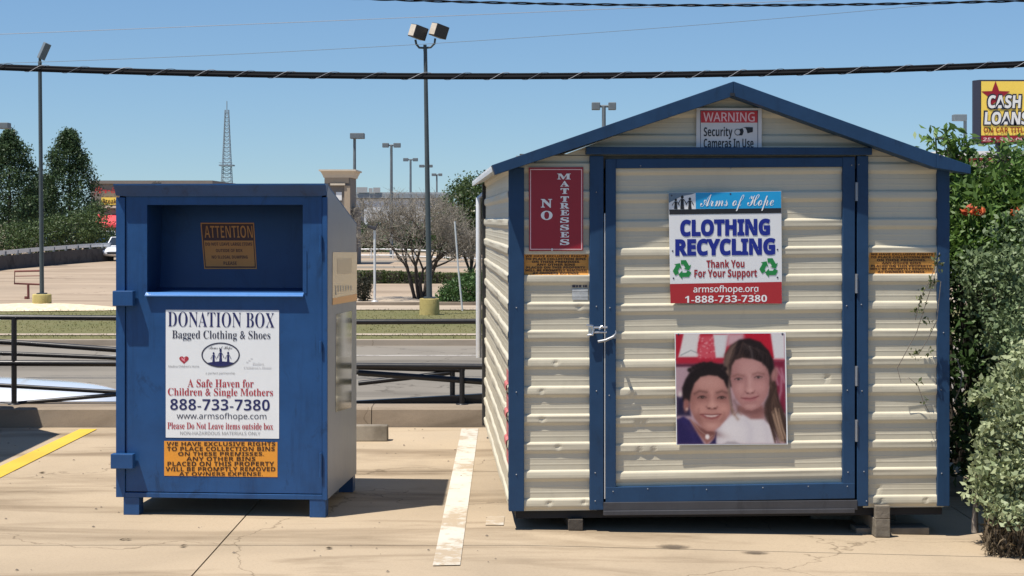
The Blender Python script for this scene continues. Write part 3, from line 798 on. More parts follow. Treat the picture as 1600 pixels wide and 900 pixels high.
# ------------------------------------------------------------------ portrait print: painted as colours on a fine grid
def portrait(n=168):
    v, u = np.mgrid[0:n, 0:n] / (n - 1.0)
    x = 20 + 860*u; y = 25 + 855*v; clip = [None]
    im = np.empty((n, n, 3)); im[:] = (186, 160, 172)
    def put(mk, c, al=1.0):
        if clip[0] is not None: mk = mk*clip[0]
        a = (mk*al)[..., None]; im[:] = im*(1-a) + np.array(c, float)*a
    def sm(d, s): return 1/(1 + np.exp(np.clip(d/s, -30, 30)))
    def ell(cx, cy, rx, ry, c, rot=0, s=3., al=1.):
        a = rad(rot); X = (x-cx)*math.cos(a) + (y-cy)*math.sin(a); Y = -(x-cx)*math.sin(a) + (y-cy)*math.cos(a)
        d = (np.sqrt((X/rx)**2 + (Y/ry)**2) - 1) * min(rx, ry); put(sm(d, s), c, al)
    def poly(p, c, s=3., al=1.):
        ins = np.zeros(x.shape, bool); dm = np.full(x.shape, 1e9)
        for i in range(len(p)):
            (ax, ay), (bx, by) = p[i], p[(i+1) % len(p)]
            cr = ((ay > y) != (by > y)) & (x < (bx-ax)*(y-ay)/((by-ay) if by != ay else 1e-9) + ax); ins ^= cr
            t = np.clip(((x-ax)*(bx-ax) + (y-ay)*(by-ay))/((bx-ax)**2 + (by-ay)**2 + 1e-9), 0, 1)
            dm = np.minimum(dm, np.hypot(x-ax-t*(bx-ax), y-ay-t*(by-ay)))
        mk = sm(np.where(ins, -dm, dm), s); put(mk, c, al); return mk
    def line(p, w, c, s=2., al=1.):
        dm = np.full(x.shape, 1e9)
        for (ax, ay), (bx, by) in zip(p[:-1], p[1:]):
            t = np.clip(((x-ax)*(bx-ax) + (y-ay)*(by-ay))/((bx-ax)**2 + (by-ay)**2 + 1e-9), 0, 1)
            dm = np.minimum(dm, np.hypot(x-ax-t*(bx-ax), y-ay-t*(by-ay)))
        put(sm(dm - w/2, s), c, al)
    wht, red, mar = (222, 224, 226), (178, 36, 56), (120, 26, 52)
    poly([(20, 20), (880, 20), (880, 235), (20, 235)], red)
    poly([(85, 20), (215, 20), (190, 170), (235, 205), (40, 205), (60, 130)], wht); line([(60, 190), (140, 152), (230, 190)], 6, (150, 160, 165))
    poly([(215, 40), (318, 40), (350, 290), (200, 290), (195, 150)], (205, 84, 100), 6)
    for i in range(60):
        ell(R.uniform(200, 335), R.uniform(45, 280), 6, 5, R.choice([(232, 170, 176), (190, 40, 60)]), s=2, al=.7)
    poly([(318, 30), (440, 30), (400, 215), (335, 215)], (214, 220, 226))
    poly([(430, 20), (560, 20), (560, 120), (420, 120)], (205, 170, 180), 8)
    poly([(560, 20), (770, 20), (792, 225), (700, 225)], (186, 32, 54)); poly([(770, 20), (880, 20), (880, 222), (795, 222)], (222, 226, 232))
    line([(790, 222), (880, 224)], 8, (225, 170, 180)); poly([(20, 215), (400, 215), (400, 262), (20, 262)], (178, 40, 62), 5); line([(20, 270), (400, 268)], 22, (74, 24, 46), 5)
    poly([(780, 235), (880, 235), (880, 640), (780, 640)], (124, 34, 60), 5)
    for q in ([(815, 300), (850, 360), (845, 470), (820, 560)], [(850, 300), (872, 400)], [(800, 330), (820, 420)]): line(q, 16, (196, 150, 168), 6, .8)
    poly([(20, 290), (140, 290), (140, 520), (20, 520)], (178, 152, 164), 8); poly([(20, 512), (130, 505), (130, 660), (20, 660)], (38, 34, 64), 6); ell(50, 492, 14, 18, (220, 210, 210), s=5)
    x = 5 + 880*u; y = 5 + 885*v
    # taller child behind: hair, neck, shirt, face
    poly([(395, 260), (405, 170), (450, 100), (520, 52), (600, 42), (690, 72), (752, 140), (790, 215), (798, 290), (775, 420), (560, 470), (440, 430)], (38, 30, 32), 4)
    poly([(385, 270), (400, 175), (450, 105), (500, 75), (470, 180), (440, 260), (432, 420), (440, 560), (470, 650), (500, 690), (470, 690), (425, 600), (408, 430)], (112, 92, 84), 7)
    poly([(760, 380), (800, 370), (815, 470), (838, 560), (872, 640), (895, 720), (895, 890), (840, 860), (785, 780), (722, 705), (700, 640), (716, 560), (745, 500)], (60, 46, 42), 6)
    ell(798, 335, 27, 56, (170, 124, 122), 10, 5); line([(806, 300), (812, 340), (796, 372)], 7, (130, 88, 90), 5, .6)
    poly([(500, 580), (700, 580), (716, 700), (600, 705), (490, 640)], (150, 106, 103), 6); ell(610, 628, 96, 22, (112, 76, 76), -6, 9, .75)
    poly([(305, 890), (318, 800), (362, 730), (440, 665), (492, 622), (530, 650), (600, 692), (700, 694), (752, 740), (772, 800), (790, 890)], (220, 219, 226), 5)
    line([(470, 655), (500, 625), (525, 655)], 8, (150, 104, 100), 5, .8); ell(430, 800, 80, 70, (236, 236, 241), -20, 30, .5); line([(560, 700), (600, 770), (590, 880)], 24, (196, 194, 208), 18, .6); line([(705, 705), (735, 800), (730, 885)], 22, (200, 196, 208), 14, .6); line([(345, 760), (330, 880)], 20, (192, 188, 204), 14, .5)
    fc_ = [(455, 262), (482, 216), (540, 196), (620, 206), (700, 238), (745, 292), (757, 360), (752, 440), (737, 500), (705, 552), (660, 600), (612, 622), (566, 614), (522, 575), (482, 520), (456, 450), (444, 370), (446, 310)]
    clip[0] = poly(fc_, (184, 138, 136), 4)
    ell(600, 300, 120, 70, (196, 154, 151), 0, 36, .8); ell(470, 420, 26, 130, (142, 98, 98), 4, 20, .65); ell(742, 420, 24, 130, (138, 95, 96), -2, 20, .7); ell(650, 600, 70, 20, (140, 96, 96), -28, 14, .6); ell(530, 580, 60, 18, (144, 100, 99), 36, 14, .6)
    ell(525, 445, 44, 38, (202, 156, 153), 0, 18, .75); ell(690, 432, 40, 38, (200, 152, 150), 0, 18, .7); ell(604, 588, 46, 20, (206, 164, 160), 0, 10, .75)
    clip[0] = None
    poly([(446, 330), (452, 262), (480, 214), (540, 192), (600, 200), (560, 165), (480, 180), (430, 260)], (58, 45, 43), 6, .9); poly([(560, 184), (640, 204), (700, 230), (742, 270), (768, 330), (792, 280), (750, 150), (640, 90)], (36, 28, 30), 5)
    for i in range(30):
        t_ = R.uniform(0, 1); line([(545 + 20*t_, 70 + 20*t_), (470 + 290*t_, 120 + 50*t_ + R.uniform(-14, 14)), (440 + 320*t_, 196 + 420*(t_-.42)**2*(1 if t_ > .42 else .6) + R.uniform(-22, -4))], R.uniform(2, 4.5), R.choice([(76, 60, 56), (22, 17, 19), (58, 46, 46)]), 2.5, .45)
    line([(600, 110), (618, 150), (622, 195)], 9, (128, 120, 122), 6, .6); line([(560, 90), (575, 125)], 8, (92, 82, 84), 6, .5); line([(660, 120), (700, 190)], 8, (78, 68, 70), 6, .5)
    for cx, cy, sl_ in ((507, 371, -3), (668, 357, -4)):
        ell(cx, cy - 9, 44, 17, (150, 106, 106), sl_, 8, .75); ell(cx, cy, 26, 7, (178, 162, 162), sl_, 2.5, .8); ell(cx+1, cy, 11, 8.5, (74, 62, 66), 0, 2.2); ell(cx+1, cy, 5.5, 6, (24, 18, 22), 0, 2); ell(cx+4, cy-3, 2, 2, (225, 220, 220), 0, 1)
        line([(cx-31, cy+1), (cx-14, cy-8), (cx+10, cy-9), (cx+31, cy-3)], 5.5, (74, 50, 52), 2.2, .9); line([(cx-27, cy+7), (cx, cy+11), (cx+27, cy+6)], 4, (140, 98, 98), 3.5, .7); line([(cx-30, cy+20), (cx, cy+25), (cx+30, cy+18)], 8, (160, 116, 116), 7, .6)
        line([(cx-44, cy-24), (cx-6, cy-38), (cx+44, cy-28)], 9, (122, 86, 82), 5, .7)
    line([(566, 362), (566, 420), (560, 462)], 18, (152, 108, 107), 10, .6); line([(598, 345), (600, 455)], 16, (210, 170, 167), 9, .7); ell(600, 466, 28, 18, (208, 164, 160), 0, 7, .8); line([(562, 470), (572, 484), (600, 490), (628, 482), (636, 466)], 6, (128, 86, 86), 4, .75); ell(580, 483, 6, 4, (92, 56, 58), 0, 2.5, .8); ell(618, 480, 6, 4, (92, 56, 58), 0, 2.5, .8)
    poly([(528, 522), (570, 517), (598, 521), (628, 512), (664, 508), (640, 536), (602, 550), (560, 541)], (160, 98, 104), 4, .9); line([(528, 521), (570, 526), (600, 528), (636, 520), (666, 508)], 4.5, (104, 56, 62), 2.5, .9); ell(604, 541, 30, 5, (188, 132, 134), -4, 4, .6); line([(560, 560), (602, 566), (642, 554)], 9, (150, 106, 106), 8, .6)
    line([(545, 490), (526, 512)], 6, (156, 112, 112), 6, .5); line([(660, 482), (678, 502)], 6, (150, 106, 106), 6, .5)
    for i in range(44):
        x0 = R.uniform(765, 812); k_ = R.uniform(0, 1); line([(x0, R.uniform(390, 470)), (735 + 110*k_, 600), (750 + 140*k_, 720), (790 + 110*k_, R.uniform(800, 890))], R.uniform(3, 7), R.choice([(40, 29, 28), (84, 64, 57), (62, 46, 42), (110, 88, 76)]), 3, .6)
    for i in range(16):
        k_ = R.uniform(0, 1); line([(760 + 70*k_, R.uniform(600, 680)), (790 + 70*k_, 760), (820 + 70*k_, R.uniform(820, 890))], R.uniform(3, 6), R.choice([(180, 156, 134), (150, 124, 106)]), 3, .65)
    line([(416, 300), (420, 420), (434, 560), (466, 650), (498, 692)], 13, (150, 122, 108), 6, .75); line([(432, 330), (436, 460), (452, 580)], 6, (86, 66, 60), 4, .6); line([(470, 545), (500, 600), (500, 640)], 18, (96, 70, 66), 9, .6)
    # smaller child in front
    poly([(58, 540), (52, 440), (80, 370), (120, 308), (170, 274), (230, 252), (290, 238), (350, 262), (402, 300), (428, 352), (422, 440), (300, 520), (130, 560), (95, 560)], (32, 25, 28), 4)
    for i in range(11): ell(118 + 28*i, 300 - 52*math.sin(math.pi*(i+.8)/12) + R.uniform(-5, 6), 20, 18, (34, 27, 29), 0, 4)
    poly([(5, 690), (60, 668), (112, 700), (172, 800), (222, 890), (5, 890)], (42, 36, 88), 4); poly([(268, 890), (306, 836), (322, 796), (318, 890)], (38, 33, 80), 4); line([(60, 690), (120, 780), (150, 870)], 20, (62, 54, 116), 14, .5)
    poly([(110, 690), (200, 750), (300, 780), (314, 800), (300, 850), (244, 890), (180, 815)], (146, 100, 95), 5); ell(262, 795, 84, 20, (104, 68, 67), 14, 9, .75)
    f2 = [(120, 490), (150, 400), (200, 350), (270, 334), (340, 344), (390, 380), (412, 440), (422, 520), (438, 600), (430, 645), (400, 692), (350, 748), (300, 786), (250, 786), (200, 748), (150, 682), (115, 605), (110, 540)]
    ell(84, 572, 23, 55, (160, 110, 104), 4, 4); line([(80, 540), (90, 575), (82, 605)], 8, (116, 74, 72), 5, .6); ell(88, 608, 9, 10, (224, 196, 186), 0, 4, .8)
    clip[0] = poly(f2, (182, 134, 127), 4)
    ell(275, 400, 110, 45, (198, 154, 146), 0, 24, .8); ell(140, 590, 26, 130, (132, 88, 84), -8, 22, .7); ell(185, 715, 70, 24, (134, 90, 86), 48, 16, .6); ell(418, 560, 16, 100, (146, 100, 96), -6, 14, .6); ell(385, 720, 50, 18, (140, 94, 90), -46, 14, .6)
    ell(192, 612, 42, 32, (206, 156, 146), 0, 15, .8); ell(388, 612, 36, 34, (206, 156, 146), 0, 15, .8); ell(288, 742, 56, 26, (208, 164, 155), 0, 12, .75)
    clip[0] = None
    poly([(112, 540), (122, 470), (152, 398), (200, 346), (270, 332), (340, 340), (392, 374), (410, 420), (425, 350), (340, 280), (200, 290), (90, 400), (70, 520)], (34, 27, 29), 5, .95)
    for cx, cy in ((212, 515), (370, 519)):
        ell(cx, cy-6, 48, 22, (136, 92, 88), 0, 9, .75); ell(cx, cy, 28, 8, (170, 146, 142), 2, 2.5, .8); ell(cx+2, cy, 14, 9.5, (46, 30, 29), 0, 2.5); ell(cx+6, cy-3, 2.4, 2.4, (224, 214, 210), 0, 1)
        line([(cx-34, cy+3), (cx-14, cy-9), (cx+12, cy-10), (cx+33, cy)], 5.5, (48, 31, 31), 2.4, .9); line([(cx-30, cy+8), (cx, cy+13), (cx+28, cy+8)], 4.5, (118, 78, 75), 3.5, .75); line([(cx-34, cy+24), (cx, cy+30), (cx+32, cy+24)], 8, (148, 102, 97), 7, .6)
    line([(152, 486), (190, 464), (250, 474)], 13, (88, 60, 57), 6, .75); line([(332, 478), (372, 466), (412, 480)], 13, (88, 60, 57), 6, .75)
    line([(262, 505), (258, 570)], 12, (142, 98, 93), 9, .6); line([(292, 470), (292, 570)], 17, (206, 160, 151), 9, .65); ell(289, 584, 36, 24, (210, 164, 154), 0, 9, .8); line([(246, 590), (258, 606), (290, 610), (322, 607), (334, 592)], 6, (118, 76, 73), 4, .8); ell(268, 602, 8, 5, (80, 46, 46), 0, 2.5, .85); ell(314, 603, 8, 5, (80, 46, 46), 0, 2.5, .85)
    poly([(194, 652), (240, 650), (284, 654), (332, 650), (362, 652), (336, 682), (288, 694), (236, 682)], (140, 78, 80), 4, .95); poly([(228, 656), (284, 658), (342, 656), (318, 670), (284, 674), (250, 670)], (222, 206, 202), 3); line([(194, 651), (240, 651), (284, 655), (332, 651), (362, 651)], 4, (96, 52, 54), 2.5, .8); line([(250, 704), (288, 710), (326, 703)], 9, (150, 104, 99), 8, .6)
    line([(184, 610), (178, 650), (196, 690)], 7, (140, 96, 90), 7, .65); line([(388, 640), (382, 672), (362, 700)], 7, (142, 98, 92), 7, .6)
    line([(130, 700), (190, 780), (248, 824)], 2.5, (196, 172, 164), 2, .7); ell(250, 832, 17, 20, (234, 229, 231), 0, 2.5); line([(262, 850), (290, 820)], 2.5, (196, 172, 164), 2, .6)
    poly([(380, 890), (410, 872), (470, 872), (510, 890)], (150, 146, 156), 5, .8)
    im[:] = np.clip(im, 0, 255)*np.array((.94, .91, .88))
    im += NR.normal(size=(n, n, 1))*2.0
    im = np.clip(im, 0, 255)/255
    return np.where(im <= .04045, im/12.92, ((im+.055)/1.055)**2.4)
np_ = 168
m, t, b = newmat('photo_print'); at = N(t, 'ShaderNodeAttribute', attribute_name='print')
t.links.new(at.outputs['Color'], b.inputs['Base Color']); b.inputs['Roughness'].default_value = .6; b.inputs['Specular IOR Level'].default_value = .15; M['photo_print'] = m
yP = -.0255
pc = [(1054.3, 520.5), (1227.7, 519.5), (1231, 694.5), (1056.8, 695.5)]
o = board('portrait_poster', 0, 0, 0, 0, yP, .004, 'paper_white', pc)
tag(o, 'square colour photo poster of two smiling long-haired children on the shed door', 'poster')
fc = Face(S, yP, o, .0008)
vv, uu = np.mgrid[0:np_, 0:np_]/(np_-1.0)
uu = .006 + uu*.982; vv = .008 + vv*.984
tl, tr, br, bl = [np.array(q) for q in pc]
PX = (tl[0]*(1-uu)+tr[0]*uu)*(1-vv) + (bl[0]*(1-uu)+br[0]*uu)*vv; PY = (tl[1]*(1-uu)+tr[1]*uu)*(1-vv) + (bl[1]*(1-uu)+br[1]*uu)*vv
mb = MB(); mb.add(fc.pts(PX.ravel(), PY.ravel(), 1), [((j+1)*np_+i, (j+1)*np_+i+1, j*np_+i+1, j*np_+i) for j in range(np_-1) for i in range(np_-1)])
pr = fc.put(mb, 'photo_print', 'photo_print')
ca = pr.data.color_attributes.new('print', 'FLOAT_COLOR', 'POINT')
rgba = np.ones((np_*np_, 4), np.float32); rgba[:, :3] = portrait(np_).reshape(-1, 3); ca.data.foreach_set('color', rgba.ravel())
mb = MB(); fc.ell(mb, 1222.5, 521.8, 1.6, 1.6, 2.5, 8); fc.ell(mb, 1060, 522.5, 1.4, 1.4, 2.5, 8); fc.put(mb, 'screws', 'ink_charcoal'); recenter(o, S)

# ------------------------------------------------------------------ donation box
WB, DB, H0, H1, HRr = 1.179, .94, .098, 1.822, 1.60
B = Frame((-1.01 - .9971*WB, 8.95 + .076*WB, 0), rad(-4.36))
box = empty('donation_box'); box.matrix_world = B.M
tag(box, 'tall blue metal clothing donation box with an open chute and sloped top', 'donation box')
bx = lambda px, y=0.: float(B.at(px, 600, y)[0]); bz = lambda py, px=345, y=0.: float(B.at(px, py, y)[1])
# shell: left flange, right flange, base rail, back, top slope, left side
mb = MB()
zs0, zs1 = H0, H1 - .07
mb.box((0, 0, zs0), (bx(195), .06, zs1)); mb.box((bx(503.5), 0, zs0), (WB - .004, .06, zs1))
mb.box((bx(195) + .001, .001, zs0), (bx(503.5) - .001, .06, bz(771.5)))
mb.prism([(.06, H0), (DB, H0), (DB, HRr), (.06, H1 - .012)], 'x', 0, .004)
mb.box((0, DB - .004, H0), (WB, DB, HRr))
mb.prism([(-.002, H1 - .004), (.03, H1), (DB + .015, HRr + .006), (DB + .015, HRr - .006), (.03, H1 - .012)], 'x', .001, WB - .001)
mb.box((.002, .002, H0 + .002), (WB - .006, DB - .004, H0 + .008))
mb.build('shell', M['bluebox'], box, .002)
mb = MB(); mb.prism([(.002, H0), (DB, H0), (DB, HRr), (.03, H1 - .012), (.002, H1 - .012)], 'x', WB - .0035, WB)
sd_ = mb.build('side_panel', M['side_sheen'], box, .0015); sd_['label'] = 'right side panel with two stickers, its reflected light painted grey'
mb = MB(); mb.box((WB - .02, -.0015, H0), (WB + .0015, .0, H1 - .07)); mb.box((WB, -.0015, H0), (WB + .0015, .014, H1 - .07)); mb.build('corner_edge', M['bluebox'], box)
# hood across the top, flared forward
mb = MB(); n_ = 1
z_l, z_t = bz(306.5), H1
a = [(0.0, -.045, z_t - .004), (WB, -.045, z_t - .004), (WB - .045, 0, z_l), (.048, 0, z_l), (0, -.045, z_t + .004), (WB, -.045, z_t + .004), (WB, .03, z_t + .005), (0, .03, z_t + .005), (WB - .045, .03, z_l), (.048, .03, z_l), (0, 0, z_t-.06), (WB, 0, z_t-.06)]
mb.add(a, [(3, 2, 1, 0), (0, 1, 5, 4), (4, 5, 6, 7), (3, 9, 8, 2), (0, 10, 3), (1, 2, 11), (4, 7, 0), (7, 10, 0), (5, 1, 6), (6, 1, 11)])
mb.build('hood', M['bluebox'], box)
# front panel set back between the flanges, with the chute opening
ox0, ox1, oz0, oz1 = bx(229), bx(472.5), bz(458), bz(320)
px0, px1, pz0, pz1 = bx(196), bx(502.5), bz(770), bz(305)
yF = .010
mb = MB()
mb.box((px0, yF, pz0), (px1, yF + .012, oz0)); mb.box((px0, yF, oz0), (ox0, yF + .012, pz1)); mb.box((ox1, yF, oz0), (px1, yF + .012, pz1)); mb.box((ox0, yF, oz1), (ox1, yF + .012, pz1))
mb.build('front_panel', M['bluebox'], box)
mb = MB(); yB = .26
mb.add([(ox0, yF+.012, oz0), (ox1, yF+.012, oz0), (ox1, yF+.012, oz1), (ox0, yF+.012, oz1), (ox0, yB, oz0+.02), (ox1, yB, oz0+.02), (ox1, yB+.05, oz1), (ox0, yB+.05, oz1)],
       [(4, 5, 6, 7), (0, 1, 5, 4), (1, 2, 6, 5), (2, 3, 7, 6), (3, 0, 4, 7)])
mb.build('chute', M['bluebox_shade'], box)
mb = MB(); mb.prism([(yF + .0, oz0 + .004), (-.014, oz0 - .012), (-.014, oz0 - .019), (yF, oz0 - .019)], 'x', ox0 - .006, ox1 + .006); mb.build('chute_lip', M['bluebox_lit'], box, .001)
mb = MB(); mb.box((ox1 + .012, yF - .004, oz0), (ox1 + .022, yF - .0002, bz(392))); mb.build('chute_guide', M['bluebox'], box)
# lock boxes
for x0, y0, x1, y1 in ((175.5, 454.5, 207.5, 478.5), (172.5, 709.5, 207.5, 733)):
    mb = MB(); B.fbox(mb, x0, y0, x1, y1, -.050, .0); lb = mb.build('lock_box', M['bluebox'], box, .004)
# hinges
for y0, y1 in ((368, 394), (533, 551), (708, 746)):
    mb = MB(); x_, z_ = B.at([501, 501], [y1, y0], -.01); mb.tube([(x_[0], -.008, z_[0]), (x_[1], -.008, z_[1])], .0085, 10); mb.build('hinge', M['bluebox'], box)
# legs
for x0, x1, y in ((192.5, 217, .0), (483.5, 508.5, .0)):
    mb = MB(); mb.box((bx(x0), y + .004, .0), (bx(x1), y + .084, H0)); mb.build('leg', M['bluebox'], box, .002)
for xa in (.04, WB - .09):
    mb = MB(); mb.box((xa, DB - .10, .0), (xa + .085, DB - .015, H0)); mb.build('leg', M['bluebox'], box, .002)
# a scrap of debris on the roof
mb = MB(); x_, z_ = B.at([237, 249], [282, 283], .04)
for i in range(5):
    x0 = x_[0] + (x_[1]-x_[0])*i/4; mb.add([(x0, .05, H1 + .001), (x0+.012, .042, H1+.004), (x0+.008, .05, H1+.018+.006*(i % 2)), (x0-.006, .056, H1+.008)], [(0, 1, 2, 3)])
tag(mb.build('dead_leaf', mat('dead_leaf', (.05, .04, .03), .9)), 'small dark dead leaf lying on the top edge of the blue donation box', 'leaf').matrix_world = B.M
# white notice
fr = Face(B, yF - .0018, box, .0007)
mb = MB(); B.fbox(mb, 259, 484, 436, 685.5, yF - .0018, yF - .0002)
st = mb.build('notice_sticker', M['paper_white'], box); st['label'] = 'large white donation notice'
fc = Face(B, yF - .0018, st, .0007)
T1 = lambda x, y: (250 + x/8.41, 478 + y/8.41); T2 = lambda x, y: (250 + x/5.295, 580 + y/5.295)
mb = MB(); fc.text(mb, 'DONATION BOX', 'serif', *T1(105, 74), *T1(1505, 272), off=-.008, tilt=2.0, res=4); fc.put(mb, 'lettering', 'ink_navy')
fc.line('Bagged Clothing & Shoes', 'serif', *T1(160, 318), *T1(1450, 458), 'ink_charcoal', off=-.004, tilt=1.2); mb = MB()
fc.text(mb, 'www.armsofhope.com', 'sans', *T2(138, 342), *T2(880, 408), tilt=.8); fc.put(mb, 'lettering', 'ink_charcoal')
mb = MB(); fc.text(mb, '888-733-7380', 'bold', *T2(85, 228), *T2(908, 320), off=-.006, tilt=1.3); fc.put(mb, 'lettering', 'ink_navy')
fc.line('A Safe Haven for', 'serif', *T2(228, 65), *T2(775, 132), 'ink_red', tilt=.7); fc.line('Children & Single Mothers', 'serif', *T2(65, 138), *T2(935, 218), 'ink_red', tilt=1.0)
mb = MB(); fc.text(mb, 'Please Do Not Leave items outside box', 'serif', *T2(62, 422), *T2(936, 478), off=0.0, tilt=1.3); fc.put(mb, 'lettering', 'ink_red')
fc.line("Medina Children's Home", 'sans', *T1(112, 778), *T1(515, 808), 'ink_grey'); fc.line('a perfect partnership', 'sans', *T1(600, 868), *T1(985, 905), 'ink_grey')
mb = MB(); fc.text(mb, 'NON-HAZARDOUS MATERIALS ONLY', 'sans', *T2(168, 498), *T2(830, 526), off=0.0, tilt=.6); fc.put(mb, 'lettering', 'ink_grey')
fc.line('Boles', 'serif', *T1(1215, 742), *T1(1365, 778), 'ink_palegrey'); fc.line("Children's Home", 'serif', *T1(1100, 792), *T1(1465, 826), 'ink_palegrey'); mb = MB()
for k in range(6): fc.ell(mb, T1(1140 + 14*k, 0)[0], T1(0, 740 - 12*k + (14 if k % 2 else 0))[1], .8, 1.3, 1, 8)
fc.put(mb, 'sprig_emblem', 'ink_palegrey')
ex, ey = T1(797, 645)
mb = MB(); fc.ring(mb, ex, ey, 253/8.41, 165/8.41, 2.1, 1.5); fc.put(mb, 'oval_border', 'ink_charcoal')
mb = MB(); hp = [(ex + 27.5*math.cos(rad(a_)), ey + 18.0*math.sin(rad(a_))) for a_ in range(42, 139, 8)]
top = [(ex - 20.4 + 40.8*i/8, ey + 12.1 - 2.2*math.sin(math.pi*i/8)) for i in range(9)]
fc.poly(mb, hp + top, 1)
for cx, t_, w in ((705, 606, 5.0), (797, 562, 6.0), (896, 600, 5.2)):
    people_icon(fc, mb, T1(cx, 0)[0], T1(0, t_)[1], T1(0, 748)[1], w)
fc.line('Arms of Hope', 'script', *T1(640, 528), *T1(950, 582), 'ink_charcoal')
fc.put(mb, 'family_emblem', 'ink_navy')
hx, hy = T1(316, 706)
heart = [(hx + 7.4*(16*math.sin(t_)**3)/16, hy - 6.6*(13*math.cos(t_)-5*math.cos(2*t_)-2*math.cos(3*t_)-math.cos(4*t_))/15) for t_ in [2*math.pi*k/36 for k in range(36)]]
mb = MB(); fc.poly(mb, heart, 1); ht = fc.put(mb, 'heart_emblem', 'ink_red')
mb = MB(); fc.poly(mb, [(hx-4, hy-4), (hx-1, hy-1), (hx+2.5, hy-3.5), (hx+1, hy+.5), (hx+2, hy+3.5), (hx-1, hy+2), (hx-3.6, hy)], 2.2); fc.put(mb, 'heart_highlight', 'ink_pink')
# yellow notice
mb = MB(); B.fbox(mb, 256.5, 689, 433.5, 745.5, yF - .0016, yF - .0002)
st = mb.build('notice_sticker', M['sticker_orange'], box); st['label'] = 'orange exclusive rights notice'
fc = Face(B, yF - .0016, st, .0007)
YL = [(55, 585, 955, 618), (58, 625, 950, 660), (150, 668, 860, 700), (218, 708, 790, 742), (62, 748, 945, 785), (48, 792, 955, 828), (158, 835, 850, 865)]
for l, q in zip(NOTICE, YL): fc.line(l, 'bold', *T2(q[0], q[1]), *T2(q[2], q[3]), 'ink_brown', off=.004)
# attention sticker inside the chute: a leaning parallelogram on the back plate
C5 = lambda x, y: (170 + x/4.39, 275 + y/4.39)
yA = yB + .018
def bpl(pts, yy):     # points on the sloping back plate
    x, z = B.at([p[0] for p in pts], [p[1] for p in pts], yA + .01)
    return [(a_, yB + .05*(b_-oz0-.02)/(oz1-oz0-.02) - yy, b_) for a_, b_ in zip(x, z)]
def apoly(mb, pts, yy):
    p = bpl(pts, yy); mb.add(p, [tuple(range(len(p)))[::-1]])
Q = [C5(626, 321), C5(993, 321), C5(1021, 637), C5(661, 637)]
mb = MB(); apoly(mb, Q, .0015)
at_ = mb.build('attention_sticker', M['attention_dark'], box); at_['label'] = 'leaning orange attention sticker inside the chute'
mb = MB()
def inner(u0, v0, u1, v1):
    f_ = lambda u, v: tuple(np.array(Q[0])*(1-u)*(1-v) + np.array(Q[1])*u*(1-v) + np.array(Q[2])*u*v + np.array(Q[3])*(1-u)*v)
    return [f_(u0, v0), f_(u1, v0), f_(u1, v1), f_(u0, v1)]
for q in ((0, 0, 1, .025), (0, .975, 1, 1), (0, .02, .018, .98), (.982, .02, 1, .98)): apoly(mb, inner(*q), .0020 if q[2] == 1 and q[0] == 0 else .0023)
apoly(mb, inner(.035, .385, .965, .945), .0020); mb.build('tan_panel', M['attention_tan'], at_)
def atext(mb, s_, style, x0, y0, x1, y1, sh, off=0.):
    v, f = text_geo(s_, style, off, 3); p = bpl([(x0 + (x1-x0)*a_ - sh*b_ + sh*.5, y1 + (y0-y1)*b_) for a_, b_ in v], .0032); mb.add(p, f)
mb = MB(); atext(mb, 'ATTENTION', 'bold', *C5(655, 341), *C5(985, 424), 2.0, -.015); mb.build('lettering', M['attention_tan'], at_)
for s_, q in (('DO NOT LEAVE LARGE ITEMS', (664, 456, 984, 478)), ('OUTSIDE OF BOX', (737, 500, 920, 522)), ('NO ILLEGAL DUMPING', (710, 545, 956, 566)), ('PLEASE', (792, 586, 882, 609))):
    mb = MB(); atext(mb, s_, 'bold', *C5(q[0], q[1]), *C5(q[2], q[3]), .6); mb.build('lettering', M['attention_dark'], at_)
# stickers on the right side: local plane x = WB
def spt(px, py):      # pixel -> (y, z) on the side plane
    o = B.M.inverted() @ Vector((0, 0, HC)); d = B.M.to_3x3().inverted() @ Vector(((px-CX)/F, 1, (HY-py)/F)); t_ = (WB - o.x)/d.x; p = o + d*t_; return p.y, p.z
def spoly(mb, pts, lift):
    q = [spt(*p) for p in pts]; v = [(WB + lift, y_, z_) for y_, z_ in q]
    A = sum(q[i][0]*q[(i+1) % len(q)][1] - q[(i+1) % len(q)][0]*q[i][1] for i in range(len(q))); idx = tuple(range(len(q)))
    mb.add(v, [idx if A > 0 else idx[::-1]])
mb = MB(); spoly(mb, [(519.5, 394), (557.5, 394), (557, 470), (519, 476.5)], .0016); st = mb.build('side_sticker', M['cream'], box); st['label'] = 'faded cream sticker with ochre foot'
mb = MB(); spoly(mb, [(519.3, 466), (557.2, 459), (557, 470), (519, 476.5)], .0024); mb.build('ochre_band', M['ochre'], st)
mb = MB(); spoly(mb, [(526.5, 404), (549, 404), (549, 427), (526.5, 428)], .0024); mb.build('faded_print', M['cream_shade'], st)
mb = MB()
for i, (xa, ya) in enumerate(((523, 457), (527, 456), (531, 455.5), (535, 455), (539, 454.5), (543, 454), (547, 453.5))):
    spoly(mb, [(xa, 446), (xa + 1.6, 446), (xa + 1.6 + (.6 if i == 0 else 0), ya + (4 if i == 0 else 0)), (xa + .4, ya + (4 if i == 0 else 0))], .0024)
mb.build('faded_lettering', M['ink_grey'], st)['kind'] = 'stuff'
mb = MB(); spoly(mb, [(525, 490.5), (549.5, 485.5), (548.5, 637), (524, 644)], .0016); st = mb.build('side_sticker', M['gloss_poster'], box); st['label'] = 'tall glossy mirror-like sticker'
